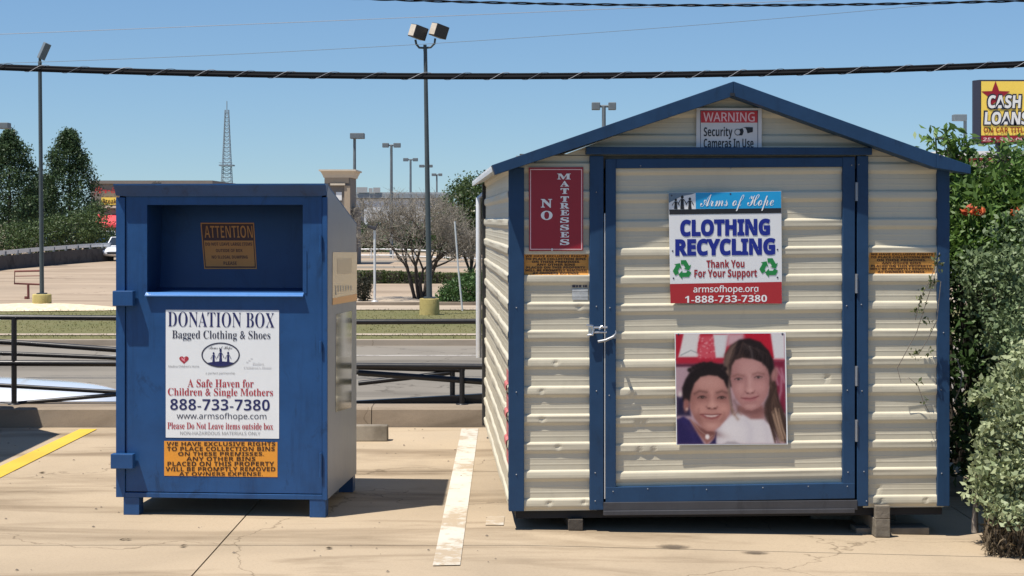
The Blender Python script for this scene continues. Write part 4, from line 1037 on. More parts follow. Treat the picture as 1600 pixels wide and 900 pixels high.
# ------------------------------------------------------------------ railing, wheel stop
DR = 13.07
def rail(mb, pts, r=.0215, d=DR, n=10): mb.tube([P(x, y, d if len(q) < 1 else q[0]) for x, y, *q in pts], r, n)
rl = empty('metal_railing', (-1, DR, .155)); tag(rl, 'black pipe railing along the kerb behind the donation box', 'railing')
def part(mb, name, m, root, **k):
    q = Vector(root.location); r_ = root.parent
    while r_ is not None: q = q + r_.location; r_ = r_.parent
    Mi = Matrix.Translation(-q); o = mb.build(name, M[m], root, **k); o.data.transform(Mi); return o
zk = .15
for px in (22, 372, 722, 1090):
    x = P(px, 500, DR)[0]; mb = MB(); top = .845 if px < 600 else (.455 if px == 722 else .80); mb.tube([(x, DR, zk), (x, DR, top)], .0215, 10); mb.lathe([(.05, zk - .004), (.05, zk + .012), (.022, zk + .014)], (x, DR, 0), 12)
    part(mb, 'post', 'blackrail', rl)
for pts, r in (([(-90, 495), (188, 497), (380, 500), (560, 503), (760, 502), (1100, 502)], .021), ([(-90, 567), (188, 568), (380, 569.5), (560, 571.5), (758, 573), (1100, 575)], .024)):
    mb = MB(); rail(mb, pts, r); part(mb, 'rail', 'blackrail', rl)
mb = MB(); rail(mb, [(560, 582.5), (660, 589.5), (760, 597), (1000, 606)], .024, 13.1); part(mb, 'rail', 'blackrail', rl)
mb = MB(); rail(mb, [(-60, 637), (22, 630.5), (188, 616), (300, 606)], .016, 13.12); part(mb, 'rail', 'blackrail', rl)
mb = MB(); x0 = P(520, 0, 13.18)[0]; mb.add([(x0, 13.16, .158), (x0+1.4, 13.16, .158), (x0+1.4, 13.22, .165), (x0, 13.22, .158), (x0, 13.16, .16), (x0+1.4, 13.16, .24), (x0+1.4, 13.22, .24), (x0, 13.22, .16)], [(3, 2, 1, 0), (4, 5, 6, 7), (0, 1, 5, 4), (1, 2, 6, 5), (2, 3, 7, 6), (3, 0, 4, 7)])
part(mb, 'toe_plate', 'blackrail', rl)
# second, bent handrail going down behind the first
D2 = 13.26
r2 = empty('bent_handrail', (-1, D2, .155)); tag(r2, 'bent black handrail with crossing pipes just behind the kerb railing', 'railing')
for pts, r in (([(-90, 530), (26, 535.5), (188, 547), (400, 562), (560, 573.5), (722, 578)], .022), ([(-90, 548), (26, 553), (188, 559.5), (400, 569), (560, 582)], .018),
               ([(560, 599), (640, 590), (704, 582)], .020), ([(-90, 597), (26, 603.5), (188, 613)], .017)):
    mb = MB(); rail(mb, pts, r, D2); part(mb, 'rail', 'blackrail', r2)
mb = MB(); p_ = P(722, 578, D2); mb.lathe([(.001, -.026), (.018, -.02), (.026, 0), (.018, .02), (.001, .026)], p_, 12); part(mb, 'end_cap', 'blackrail', r2)
x = P(707, 0, D2)[0]; mb = MB(); mb.tube([(x, D2, zk), (x, D2, P(0, 580, D2)[2])], .0215, 10); part(mb, 'post', 'blackrail', r2)
mb = MB(); mb.prism([(12.02, 0), (12.15, 0), (12.13, .115), (12.045, .115)], 'x', -2.72, -.915)
o = mb.build('wheel_stop', M['stopc'], None, .008); tag(o, 'low concrete wheel stop on the parking lot behind the donation box', 'wheel stop')

# ------------------------------------------------------------------ vehicles
def loft(mb, st):
    rings = []
    for x, zb, zs, hw, zt, hwt, cr in st:
        rings.append([(x, -hw*.92, zb), (x, -hw, zb + .12), (x, -hw, zs), (x, -hwt, zt), (x, 0, zt + cr), (x, hwt, zt), (x, hw, zs), (x, hw, zb + .12), (x, hw*.92, zb)])
    n = 9; v = [p for r_ in rings for p in r_]
    f = [(i*n+j, i*n+(j+1) % n, (i+1)*n+(j+1) % n, (i+1)*n+j) for i in range(len(rings)-1) for j in range(n)]
    mb.add(v, f, True); mb.add(rings[0], [tuple(range(n))], True); mb.add(rings[-1], [tuple(range(n))[::-1]], True)
KIND = {
 'sedan': dict(L=4.6, st=[(-2.3,.42,.62,.72,.80,.60,.0),(-2.2,.28,.68,.85,.95,.68,.01),(-1.2,.22,.72,.90,.98,.74,.02),(.9,.22,.70,.90,.93,.74,.03),(1.9,.24,.64,.86,.80,.70,.03),(2.2,.3,.55,.78,.68,.62,.01),(2.3,.4,.5,.68,.60,.54,0)],
     cab=((-1.9,.92,.74),(-1.15,1.42,.58),(.15,1.44,.58),(1.0,.90,.75)), wb=(1.35,-1.35), r=.32, hw=.88),
 'pickup': dict(L=5.7, st=[(-2.85,.55,.85,.90,1.16,.82,.0),(-2.75,.48,.88,.97,1.22,.86,.0),(-.9,.46,.88,.99,1.22,.88,.0),(1.15,.46,.88,.99,1.14,.86,.04),(2.2,.46,.86,.97,1.08,.83,.05),(2.6,.48,.80,.93,1.02,.78,.03),(2.75,.55,.74,.86,.92,.70,0)],
     cab=((-2.6,1.16,.84),(-2.4,1.80,.70),(.25,1.82,.70),(1.2,1.10,.84)), wb=(1.8,-1.75), r=.40, hw=.96),
 'van': dict(L=5.0, st=[(-2.5,.4,.9,.90,1.0,.88,.0),(-2.45,.32,.9,.97,1.05,.93,.0),(1.2,.3,.9,.98,1.05,.92,.02),(1.9,.32,.85,.96,1.02,.86,.03),(2.45,.36,.8,.94,.98,.86,.02),(2.55,.42,.72,.9,.9,.82,0)],
     cab=((-2.44,1.0,.94),(-2.38,2.0,.92),(1.75,2.0,.92),(2.42,.98,.90)), wb=(1.6,-1.5), r=.34, hw=.95)}
def car(kind, name, label, cat, loc, rz, paint, group=None, detail=True):
    k = KIND[kind]; root = empty(name, loc, rz); tag(root, label, cat, group)
    mb = MB(); loft(mb, k['st']); b = mb.build('body', M[paint], root); sd = b.modifiers.new('sub', 'SUBSURF'); sd.levels = sd.render_levels = 2
    (x0, z0, w0), (x1, z1, w1), (x2, z2, w2), (x3, z3, w3) = k['cab']
    c = [(x0,-w0,z0),(x3,-w3,z3),(x3,w3,z3),(x0,w0,z0),(x1,-w1,z1),(x2,-w2,z2),(x2,w2,z2),(x1,w1,z1)]
    mb = MB(); mb.add(c, [(0,1,5,4),(1,2,6,5),(2,3,7,6),(3,0,4,7)]); mb.add([(x1,-w1,z1),(x2,-w2,z2),(x2,w2,z2),(x1,w1,z1),((x1+x2)/2-.3,0,z1+.05),((x1+x2)/2+.3,0,z1+.05)], [(0,1,5,4),(1,2,5),(2,3,4,5),(3,0,4)], True)
    mb.build('roof', M[paint], root, .03)
    def pane(nm, q, ins, out, m='glass'):
        q = [Vector(p) for p in q]; ce = sum(q, Vector())/4; nrm = (q[1]-q[0]).cross(q[3]-q[0]).normalized()
        if nrm.dot(ce - Vector(((x0+x3)/2, 0, (z0+z1)/2))) < 0: nrm = -nrm
        q = [ce + (p-ce)*ins + nrm*out for p in q]; g = MB(); g.add(q + [p - nrm*.012 for p in q], [(0,1,2,3),(0,4,5,1),(1,5,6,2),(2,6,7,3),(3,7,4,0)]); g.build(nm, M[m], root)
    pane('windscreen', [c[1], c[2], c[6], c[5]], .88, .012); pane('rear_window', [c[3], c[0], c[4], c[7]], .84, .012)
    for a_, b_, t_, u_ in ((0, 1, 5, 4), (3, 2, 6, 7)):
        A, Bq, T, U = map(Vector, (c[a_], c[b_], c[t_], c[u_])); mA = (A+Bq)/2; mU = (U+T)/2
        pane('side_window', [A, mA, mU, U], .86, .012); pane('side_window', [mA, Bq, T, mU], .86, .012)
    for sx_ in k['wb']:
        for sy in (-1, 1):
            w = empty('wheel', (sx_, sy*(k['hw']-.1), k['r'])); w.parent = root
            mb = MB(); mb.lathe([(k['r']*.6, -.1), (k['r']*.93, -.1), (k['r'], -.07), (k['r'], .07), (k['r']*.93, .1), (k['r']*.6, .1)], n=20)
            mb.v = [(p[0], p[2], p[1]) for p in mb.v]; mb.build('tyre', M['rubber'], w)
            mb = MB(); mb.lathe([(.001, .09), (k['r']*.3, .085), (k['r']*.62, .06), (k['r']*.62, -.06), (k['r']*.3, -.085), (.001, -.09)], n=16)
            mb.v = [(p[0], p[2], p[1]) for p in mb.v]; mb.build('rim', M['alu'], w)
    s0 = k['st'][-2]
    for sy in (-1, 1):
        mb = MB(); mb.box((s0[0]-.2, sy*s0[3]*.94-.16, s0[2]-.02), (s0[0]+.03, sy*s0[3]*.94+.02, s0[2]+.13)); mb.build('headlight', M['headlamp'], root, .03)
        if kind == 'van': continue
        if kind == 'pickup': mb = MB(); mb.box((x3-.06, sy*(w3+.10), z3+.06), (x3+.08, sy*(w3+.33), z3+.26)); mb.build('mirror', M['plastic'], root, .05); continue
        mb = MB(); mb.box((x3-.22, sy*(w3+.02)-.0, z3+.02), (x3-.08, sy*(w3+.26), z3+.24 if kind != 'sedan' else z3+.16)); mb.build('mirror', M['plastic'], root, .04)
    mb = MB(); e = k['st'][-1]; mb.box((e[0]-.25, -e[3]*.75, e[1]+.02), (e[0]+.012, e[3]*.75, e[1]+.16)); mb.build('grille', M['plastic'], root, .02)
    return root
car('pickup', 'street_car', 'white car on the street at the left edge, only its hood seen behind the railing', 'car', (-6.38, 15.2, ZR), 0, 'carwhite')
car('van', 'parked_van', 'parked van just outside the left edge whose shadow falls on the kerb', 'van', (-5.03, 10.25, 0), rad(90), 'carwhite')
p_ = P(180, 409, 100); car('sedan', 'parked_car', 'white car facing the camera at the end of the dark ramp wall', 'car', (p_[0]+.1, 101, ZV), rad(-84), 'carwhite')
for i, (px, d, pn, lb) in enumerate(((166, 118, 'carwhite', 'white car behind the ramp guard rail, nearest the donation box'), (146, 119, 'carblue', 'dark blue car behind the guard rail'),
        (112, 117, 'cargrey', 'grey car behind the guard rail below the right-hand tree'), (92, 116, 'carwhite', 'white car behind the guard rail just right of the lamp pole'))):
    car('sedan', 'parked_car', lb, 'car', (P(px, 0, d)[0], d, ZV + .25), rad(-75 + 8*i), pn, 'cars parked behind the ramp wall')

# ------------------------------------------------------------------ shrubs right of the shed
M['sage'] = m_leaf('sage_leaves', (.13, .175, .075), (.46, .50, .29), .22, .3)
M['sagemid'] = m_leaf('dull_leaves', (.045, .085, .035), (.26, .33, .17), .22, .3)
M['vine'] = m_leaf('vine_leaves', (.035, .085, .018), (.16, .26, .055), .3, .4)
M['dense'] = m_leaf('shade_leaves', (.02, .045, .014), (.06, .11, .03), .2, .3)  # dark greens carry the deep shade of the gap beside the shed
def lob(px, py, d, r, ry=None, rz=None):
    x, y, z = P(px, py, d); return (x, y, z, r, ry or r, rz or r)
def rosettes(spec, nsh, per, size, m, nm, shell=(.55, 1.04), spread=.020, width=.55, aim=1.1, up=.35):
    spec = np.array(spec, float); pr = (spec[:, 3]*spec[:, 5]); pr = pr/pr.sum(); k = NR.choice(len(spec), nsh, p=pr)
    d = NR.normal(size=(nsh, 3)); d /= np.linalg.norm(d, axis=1)[:, None]
    c = spec[k, :3] + d*spec[k, 3:]*(NR.uniform(shell[0]**2, shell[1]**2, nsh)**.5)[:, None]
    dd = np.repeat(d, per, 0); cc = np.repeat(c, per, 0)
    dirs = dd*aim + NR.normal(size=cc.shape)*.65; dirs[:, 2] += up; dirs /= np.linalg.norm(dirs, axis=1)[:, None]
    cc = cc + dirs*size*.45 + NR.normal(size=cc.shape)*spread
    ids = np.repeat(np.arange(nsh), per)
    t0 = NR.bit_generator.state
    return leaf_mesh(nm, cc, dirs*2.5, size, m, width, .35, 0, clump_tint(ids, .45))
def stems(mb, base, tips, r0=.012, n=5):
    for tp in tips:
        b = Vector(base) + Vector((R.uniform(-.06, .06), R.uniform(-.06, .06), 0)); tp = Vector(tp); md = (b+tp)/2 + Vector((R.uniform(-.08, .08), R.uniform(-.08, .08), .05))
        mb.tube([b, md, tp], [r0, r0*.7, r0*.3], n)
sg = empty('sage_shrub', (2.75, 8.55, 0)); tag(sg, 'pale grey-green shrub with small leaves at the lower right in front', 'shrub')
spec = [lob(1590, 735, 8.45, .24, .24, .16), lob(1553, 757, 8.42, .115, .13, .12), lob(1600, 655, 8.5, .19, .22, .14), lob(1640, 700, 8.5, .30, .3, .3), lob(1548, 668, 8.5, .045), lob(1535, 690, 8.5, .035), lob(1537, 615, 8.6, .05), lob(1548, 640, 8.6, .05),
        lob(1605, 600, 8.6, .16, .2, .1), lob(1640, 600, 8.7, .25), lob(1575, 800, 8.25, .10, .1, .05), lob(1600, 808, 8.2, .09, .1, .05), lob(1527, 770, 8.5, .05), lob(1580, 640, 8.55, .07)]
fo = link('foliage', rosettes(spec, 1150, 10, .036, M['sage'], 'foliage', (.6, 1.06)), sg); fo.matrix_parent_inverse = Matrix.Translation(-sg.location)
mb = MB(); stems(mb, (2.74, 8.5, 0), [s[:3] for s in spec] + [(2.62, 8.45, .4), (2.7, 8.4, .5)]); st = part(mb, 'stems', 'bark', sg)
mb = MB(); x, y, _ = G(1532, 838)
mb.tube([(x, y+.1, 0), (x+.0, y+.1, .1), (x+.03, y+.14, .3)], [.018, .014, .01], 6); part(mb, 'stem', 'bark', sg)
# dry skirt of dead leaves and stalks below it
n = 1500
px_ = NR.uniform(1537, 1640, n); d_ = 8.13 + .45*NR.uniform(0, 1, n) + (1600-px_)*.0012
C = np.stack([(px_-CX)/F*d_, d_, NR.uniform(-.06, .10, n)], 1)
M['deadleaf'] = m_leaf('dead_stalks', (.045, .034, .024), (.20, .155, .10), .1, .1)
tag(link('dry_stalks', leaf_mesh('dry_stalks', C, np.tile([0, 0, 1.], (n, 1)), .075, M['deadleaf'], .12, .5, 1.6)), kind='stuff')
s2 = empty('grey_leaved_shrub', (3.0, 9.6, 0)); tag(s2, 'tall dull grey-leaved shrub in the middle of the thicket beside the shed', 'shrub')
spec = [lob(1605, 480, 9.5, .30, .4, .26), lob(1545, 430, 9.6, .15, .25, .12), lob(1590, 415, 9.6, .2, .25, .13), lob(1515, 430, 9.7, .08, .1, .12), lob(1572, 520, 9.3, .12, .14, .12), lob(1615, 560, 9.2, .2, .25, .2), lob(1585, 505, 9.3, .09), lob(1650, 430, 9.6, .4)]
fo = link('foliage', rosettes(spec, 850, 9, .034, M['sagemid'], 'foliage', (.5, 1.12), .03), s2); fo.matrix_parent_inverse = Matrix.Translation(-s2.location)
mb = MB(); stems(mb, (3.0, 9.6, 0), [s[:3] for s in spec], .018); part(mb, 'stems', 'barkdark', s2)
s3 = empty('trumpet_vine_shrub', (3.0, 10.6, 0)); tag(s3, 'bright green vine shrub with orange flowers rising above the shed roof corner', 'shrub')
spec = [lob(1570, 318, 10.5, .48, .5, .19), lob(1600, 350, 10.3, .5, .45, .25), lob(1520, 345, 10.4, .24, .4, .22), lob(1540, 298, 10.5, .24, .35, .14), lob(1530, 385, 10.2, .28, .3, .18), lob(1620, 300, 10.6, .35, .4, .14), lob(1495, 300, 10.5, .1, .25, .22),
        lob(1495, 238, 10.4, .05, .05, .09), lob(1480, 222, 10.4, .06, .05, .035), lob(1462, 214, 10.4, .04, .04, .025), lob(1512, 228, 10.4, .05, .05, .05), lob(1503, 245, 10.4, .05, .06, .07), lob(1640, 330, 10.4, .5)]
fo = link('foliage', rosettes(spec, 2600, 7, .062, M['vine'], 'foliage', (.4, 1.06), .04, .36, .7, .0), s3); fo.matrix_parent_inverse = Matrix.Translation(-s3.location)
mb = MB(); stems(mb, (3.0, 10.6, 0), [s[:3] for s in spec], .016)
a_ = P(1498, 250, 10.4); 
for q in ((1480, 220), (1460, 213), (1512, 226)): mb.tube([P(1500, 262, 10.4), P((1500+q[0])/2, q[1]+6, 10.4), P(q[0], q[1], 10.4)], [.008, .006, .003], 5)
for i in range(9): mb.tube([P(1530+R.uniform(-20, 60), 300, 10.3), P(1540+R.uniform(-20, 60), 255, 10.3), P(1550+R.uniform(-30, 60), 240+R.uniform(-5, 10), 10.2)], [.006, .004, .002], 4)
part(mb, 'stems', 'barkdark', s3)
M['petal'] = m_leaf('orange_petals', (.45, .07, .03), (.75, .20, .07), .3, .3)
for q in ((1508, 331), (1518, 328), (1527, 333), (1536, 330), (1592, 326), (1584, 334)):
    c = np.array(P(q[0], q[1], 9.95)); nn_ = 9; D = NR.normal(size=(nn_, 3)); C = c + D*.012
    o = link('flower', leaf_mesh('flower', C, D, .042, M['petal'], .55, .3, -.2), s3); o.matrix_parent_inverse = Matrix.Translation(-s3.location)
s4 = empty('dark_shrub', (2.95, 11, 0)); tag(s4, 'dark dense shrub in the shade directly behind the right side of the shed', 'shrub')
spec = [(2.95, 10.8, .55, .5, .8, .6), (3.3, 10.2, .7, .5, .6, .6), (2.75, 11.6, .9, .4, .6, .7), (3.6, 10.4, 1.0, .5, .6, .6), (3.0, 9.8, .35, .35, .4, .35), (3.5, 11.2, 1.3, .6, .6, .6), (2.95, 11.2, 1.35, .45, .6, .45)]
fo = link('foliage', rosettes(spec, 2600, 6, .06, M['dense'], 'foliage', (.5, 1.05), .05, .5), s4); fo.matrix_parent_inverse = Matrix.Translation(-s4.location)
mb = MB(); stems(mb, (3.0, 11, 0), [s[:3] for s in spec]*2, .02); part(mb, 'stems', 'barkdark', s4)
mb = MB(); mb.tube([P(1495, 560, 9.4), P(1503, 585, 9.35), P(1501, 605, 9.3), P(1489, 632, 9.3)], .004, 5); part(mb, 'tendril', 'twig', s4)
# vine sprig hanging over the front corner
vn = empty('vine_sprig', P(1462, 420, 8.55)); tag(vn, 'thin vine sprig with small leaves hanging at the right front corner of the shed', 'vine')
mb = MB(); paths = [[(1468, 395, 8.58), (1464, 420, 8.54), (1456, 446, 8.56), (1448, 470, 8.6)], [(1466, 405, 8.55), (1452, 440, 8.58), (1440, 462, 8.6), (1430, 500, 8.64)], [(1470, 440, 8.62), (1464, 500, 8.64), (1450, 530, 8.64), (1436, 552, 8.65)],
         [(1448, 470, 8.6), (1432, 520, 8.63), (1402, 575, 8.66), (1408, 598, 8.66), (1420, 590, 8.66), (1434, 602, 8.66), (1442, 625, 8.66), (1452, 645, 8.66)]]
for p in paths: mb.tube([P(*q) for q in p], .0022, 4)
part(mb, 'stem', 'bark', vn)
C = []
for (cx, cy, w, h, n_, d) in ((1464, 412, 8, 16, 26, 8.54), (1458, 442, 10, 9, 24, 8.57), (1440, 460, 10, 14, 16, 8.60), (1436, 485, 12, 18, 20, 8.635), (1452, 500, 12, 14, 10, 8.64), (1430, 553, 9, 9, 20, 8.645), (1452, 552, 6, 9, 10, 8.645), (1436, 598, 7, 4, 4, 8.65), (1446, 625, 7, 14, 6, 8.655), (1292, 592, 3, 6, 1, 8.62)):
    for i in range(n_): C.append(P(cx + R.gauss(0, w*.5), cy + R.gauss(0, h*.5), d))
C = np.array(C[:-1])
M['sprig'] = m_leaf('sprig_leaves', (.05, .07, .025), (.22, .24, .11), .2, .3)
fo = link('leaves', leaf_mesh('leaves', C, np.tile([0, 0, -1.], (len(C), 1)), .026, M['sprig'], .45, .4, -.6), vn); fo.matrix_parent_inverse = Matrix.Translation(-vn.location)

# ------------------------------------------------------------------ lamp poles
def head(mb_h, mb_f, c, w, dp, h, rz, rx):
    Mx = Matrix.Translation(c) @ Matrix.Rotation(rz, 4, 'Z') @ Matrix.Rotation(rx, 4, 'Y')
    mb_h.box((-w, -dp, -h), (w, dp, h), Mx); return Mx
D0 = 43.4
bx_, _, _ = P(671, 0, D0); tx, _, tz = P(664.5, 74, D0)
lp = empty('lamp_post', (bx_, D0, ZV)); tag(lp, 'tall grey lamp post with two floodlights rising from a yellow base in the middle', 'lamp post', 'parking lot lamp posts')
def cyl_base(root, x, y, z, r, h):
    mb = MB(); mb.lathe([(r*1.02, -.05), (r, h*.3), (r*.985, h-.02), (r*.95, h), (.01, h+.006)], (x, y, z), 28); part(mb, 'base', 'yellowbase', root)
cyl_base(lp, bx_, D0, ZV, .265, .42)
mb = MB(); mb.tube([(bx_, D0, ZV+.4), (bx_ + (tx-bx_)*.5, D0, ZV + (tz-ZV)*.5), (tx, D0, tz)], [.078, .066, .05], 12); mb.box((bx_-.15, D0-.15, ZV+.42), (bx_+.15, D0+.15, ZV+.46)); part(mb, 'pole', 'polegrey', lp)
mb = MB(); pts = [(649, 62), (650.5, 69), (655, 74.5), (664, 75), (673, 74), (679, 68), (680, 60)]
mb.tube([P(x, y, D0) for x, y in pts], .030, 8); mb.tube([P(664, 70, D0), P(664, 80, D0)], .045, 8); part(mb, 'bracket', 'polegrey', lp)
for px, py in ((653.5, 50.5), (686, 48.5)):
    c = Vector(P(px, py, D0)); Mx = Matrix.Translation(c) @ Matrix.Rotation(rad(-62), 4, 'Z') @ Matrix.Rotation(rad(22), 4, 'X')
    Mx = Matrix.Translation(c) @ Matrix.Rotation(rad(17), 4, 'Y') @ Matrix.Rotation(rad(38), 4, 'Z')
    mb = MB(); mb.box((-.20, -.14, -.17), (.20, .14, .17), Mx); hd = part(mb, 'floodlight', 'lamphouse', lp, bevel=.01)
    mb = MB(); mb.box((-.208, -.125, -.145), (-.2005, .125, .155), Mx); o = part(mb, 'sunlit_plate', 'lamp_lit', hd); o.data.transform(Matrix.Identity(4))  # sunlit side of the housing, painted pale
    mb = MB(); mb.box((-.18, -.148, -.145), (.15, -.141, .155), Mx); part(mb, 'side_plate', 'lamp_lit' if False else 'lamphouse', hd)
for ch in lp.children:
    for g in ch.children: g.matrix_parent_inverse = Matrix.Identity(4)
D0 = 46.0
bx_ = P(65.5, 0, D0)[0]; tx, _, tz = P(62.3, 96, D0)
lp = empty('lamp_post', (bx_, D0, ZV)); tag(lp, 'grey lamp post at the far left with one tilted floodlight and yellow base', 'lamp post', 'parking lot lamp posts')
cyl_base(lp, bx_, D0, ZV + .03, .265, .385)
mb = MB(); mb.tube([(bx_, D0, ZV+.4), (tx, D0, tz)], [.062, .052], 12); mb.box((bx_-.12, D0-.12, ZV+.41), (bx_+.12, D0+.12, ZV+.45)); part(mb, 'pole', 'polegrey', lp)
mb = MB(); mb.tube([(tx, D0, tz - .05), (tx, D0, tz+.08), P(65, 86, D0)], .04, 8); part(mb, 'bracket', 'polegrey', lp)
Mx = Matrix.Translation(P(69, 80, D0)) @ Matrix.Rotation(rad(24), 4, 'Y') @ Matrix.Rotation(rad(28), 4, 'Z')
mb = MB(); mb.box((-.09, -.15, -.24), (.09, .15, .24), Mx); part(mb, 'floodlight', 'polefar', lp, bevel=.015)
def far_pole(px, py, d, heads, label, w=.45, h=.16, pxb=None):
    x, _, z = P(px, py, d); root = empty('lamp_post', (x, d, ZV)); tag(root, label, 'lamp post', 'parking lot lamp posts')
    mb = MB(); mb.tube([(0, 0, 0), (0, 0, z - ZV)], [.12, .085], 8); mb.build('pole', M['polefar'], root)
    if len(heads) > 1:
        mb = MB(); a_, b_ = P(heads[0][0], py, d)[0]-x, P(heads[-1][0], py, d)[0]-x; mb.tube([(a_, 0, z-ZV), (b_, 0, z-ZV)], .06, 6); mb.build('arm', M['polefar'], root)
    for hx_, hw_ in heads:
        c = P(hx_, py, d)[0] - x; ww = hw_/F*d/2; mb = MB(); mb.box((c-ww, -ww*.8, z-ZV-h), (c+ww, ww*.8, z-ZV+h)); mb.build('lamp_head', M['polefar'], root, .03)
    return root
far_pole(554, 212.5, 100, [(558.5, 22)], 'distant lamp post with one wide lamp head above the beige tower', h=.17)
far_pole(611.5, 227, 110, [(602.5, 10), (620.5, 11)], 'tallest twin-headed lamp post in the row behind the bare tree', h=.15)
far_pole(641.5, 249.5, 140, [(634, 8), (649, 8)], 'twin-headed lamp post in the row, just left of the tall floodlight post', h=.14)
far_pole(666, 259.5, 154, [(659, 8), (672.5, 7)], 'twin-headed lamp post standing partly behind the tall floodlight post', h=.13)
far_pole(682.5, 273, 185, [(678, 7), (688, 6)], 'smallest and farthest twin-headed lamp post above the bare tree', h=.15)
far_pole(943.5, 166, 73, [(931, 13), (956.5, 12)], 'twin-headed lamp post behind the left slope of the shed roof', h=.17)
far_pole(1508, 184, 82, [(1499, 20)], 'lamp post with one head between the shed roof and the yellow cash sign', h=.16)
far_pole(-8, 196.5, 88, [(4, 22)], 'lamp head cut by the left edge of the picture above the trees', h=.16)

# ------------------------------------------------------------------ overhead cables
DC = 26.0
yc = lambda x: 119.0 - 2.6e-5*(x-740)**2
xs_ = list(range(-700, 2400, 20))
cb = empty('overhead_cable', P(800, 119, DC)); tag(cb, 'thick dark bundled cable lashed with bright wire across the whole sky', 'cable')
for dy, r in ((-2.3, .025), (1.9, .034)):
    mb = MB(); mb.tube([P(x, yc(x)+dy, DC + (.02 if dy < 0 else 0)) for x in xs_], r, 8); part(mb, 'cable', 'cable', cb)
mb = MB(); hel = []
for i in range(-700*4, 2400*4, 13):
    x = i/4; a_ = 2*math.pi*x/64 + .9*math.sin(x/170) + .5*math.sin(x/61); p = Vector(P(x, yc(x), DC)); hel.append(p + Vector((0, -.052*math.cos(a_), .060*math.sin(a_))))
mb.tube(hel, .0045, 4); part(mb, 'lashing_wire', 'wiregrey', cb)
y2 = lambda x: 8.3 - 3.3e-5*(x-1130)**2
c2 = empty('twisted_wire', P(1130, 8, DC)); tag(c2, 'thin twisted dark wire along the top edge of the sky', 'cable')
for ph in (0, math.pi):
    mb = MB(); q = []
    for x in range(-200, 2400, 5):
        a_ = 2*math.pi*x/88 + ph; q.append(Vector(P(x, y2(x), DC)) + Vector((0, .013*math.cos(a_), .013*math.sin(a_))))
    mb.tube(q, .012, 5); part(mb, 'strand', 'cable', c2)
mb = MB(); mb.tube([P(x, 53.5 - .0395*x - 2e-6*x*x, 34) for x in range(-300, 2300, 50)], .0062, 5); o = mb.build('pale_wire', M['wiregrey']); tag(o, 'pale thin wire crossing the upper left sky above the main cable', 'wire')
mb = MB(); mb.tube([P(x, 99 - .031*x - 2.2e-5*x*x, 40) for x in range(-100, 2300, 50)], .0055, 5); o = mb.build('faint_wire', M['polefar']); tag(o, 'faint hair-thin wire rising to the right between the two dark cables', 'wire')
# ------------------------------------------------------------------ vegetation across the street
M['pine'] = m_leaf('dark_tree_leaves', (.022, .05, .022), (.085, .135, .055), .2, .3)
M['treegreen'] = m_leaf('broadleaf', (.025, .055, .018), (.12, .165, .06), .25, .35)
M['hedge'] = m_leaf('hedge_leaves', (.03, .055, .015), (.115, .15, .045), .2, .3)
M['bush'] = m_leaf('round_bush_leaves', (.022, .06, .016), (.10, .18, .05), .2, .35)
M['redleaf'] = m_leaf('dark_red_leaves', (.025, .03, .018), (.07, .06, .04), .2, .3)
M['greyleaf'] = m_leaf('grey_seed_heads', (.08, .075, .06), (.33, .30, .25), .15, .1)
def conical(name, label, px, pyt, pyb, wpx, d, n, seed):
    x, _, z1 = P(px, pyt, d); z0 = P(px, pyb, d)[2]; Hh = z1 - ZV; W = wpx/F*d/2
    root = empty(name, (x, d, ZV)); tag(root, label, 'tree', 'tall dark trees behind the ramp wall')
    k = n; t = NR.uniform(0, 1, k)**.8; a_ = NR.uniform(0, 2*math.pi, k)
    prof_ = np.interp(t, [0, .12, .35, .6, .8, .93, 1], [.75, .95, 1.0, .80, .52, .26, .04])
    lump = 1 + .22*np.sin(3*a_ + 9*t + seed) + .16*np.sin(7*a_ - 15*t + 2*seed) + .12*np.sin(31*t + seed)
    r = W*prof_*lump*NR.uniform(.45, 1.05, k)**.6
    c = np.stack([r*np.cos(a_), r*np.sin(a_)*.8, .25 + t*(Hh-.25)], 1)
    per = 16; cc = np.repeat(c, per, 0) + NR.normal(size=(k*per, 3))*np.array([.19, .19, .15]); dd = np.repeat(np.stack([np.cos(a_), np.sin(a_), np.full(k, -.2)], 1), per, 0)
    link('crown', leaf_mesh('crown', cc, dd, .17, M['pine'], .55, .4, .1, clump_tint(np.repeat(np.arange(k), per), .7), .5), root)
    mb = MB(); mb.tube([(0, 0, 0), (0.05, 0, Hh*.5), (0, 0, Hh*.93)], [.16, .10, .02], 8)
    for i in range(14):
        t_ = R.uniform(.15, .85); b_ = R.uniform(0, 6.28); rr = W*.75*(1-t_); mb.tube([(0, 0, t_*Hh), (rr*math.cos(b_), rr*math.sin(b_), t_*Hh+.3)], [.04, .012], 5)
    mb.build('trunk', M['barkdark'], root)
conical('dark_tree', 'dark conical tree left of the lamp pole, cut by the picture edge', 14, 206, 388, 100, 112, 1250, .5)
conical('dark_tree', 'taller dark conical tree right of the lamp pole', 108, 206, 388, 96, 115, 1300, 2.1)
conical('dark_tree', 'shorter dark tree in the gap behind the lamp pole', 62, 280, 388, 80, 121, 800, 3.7)
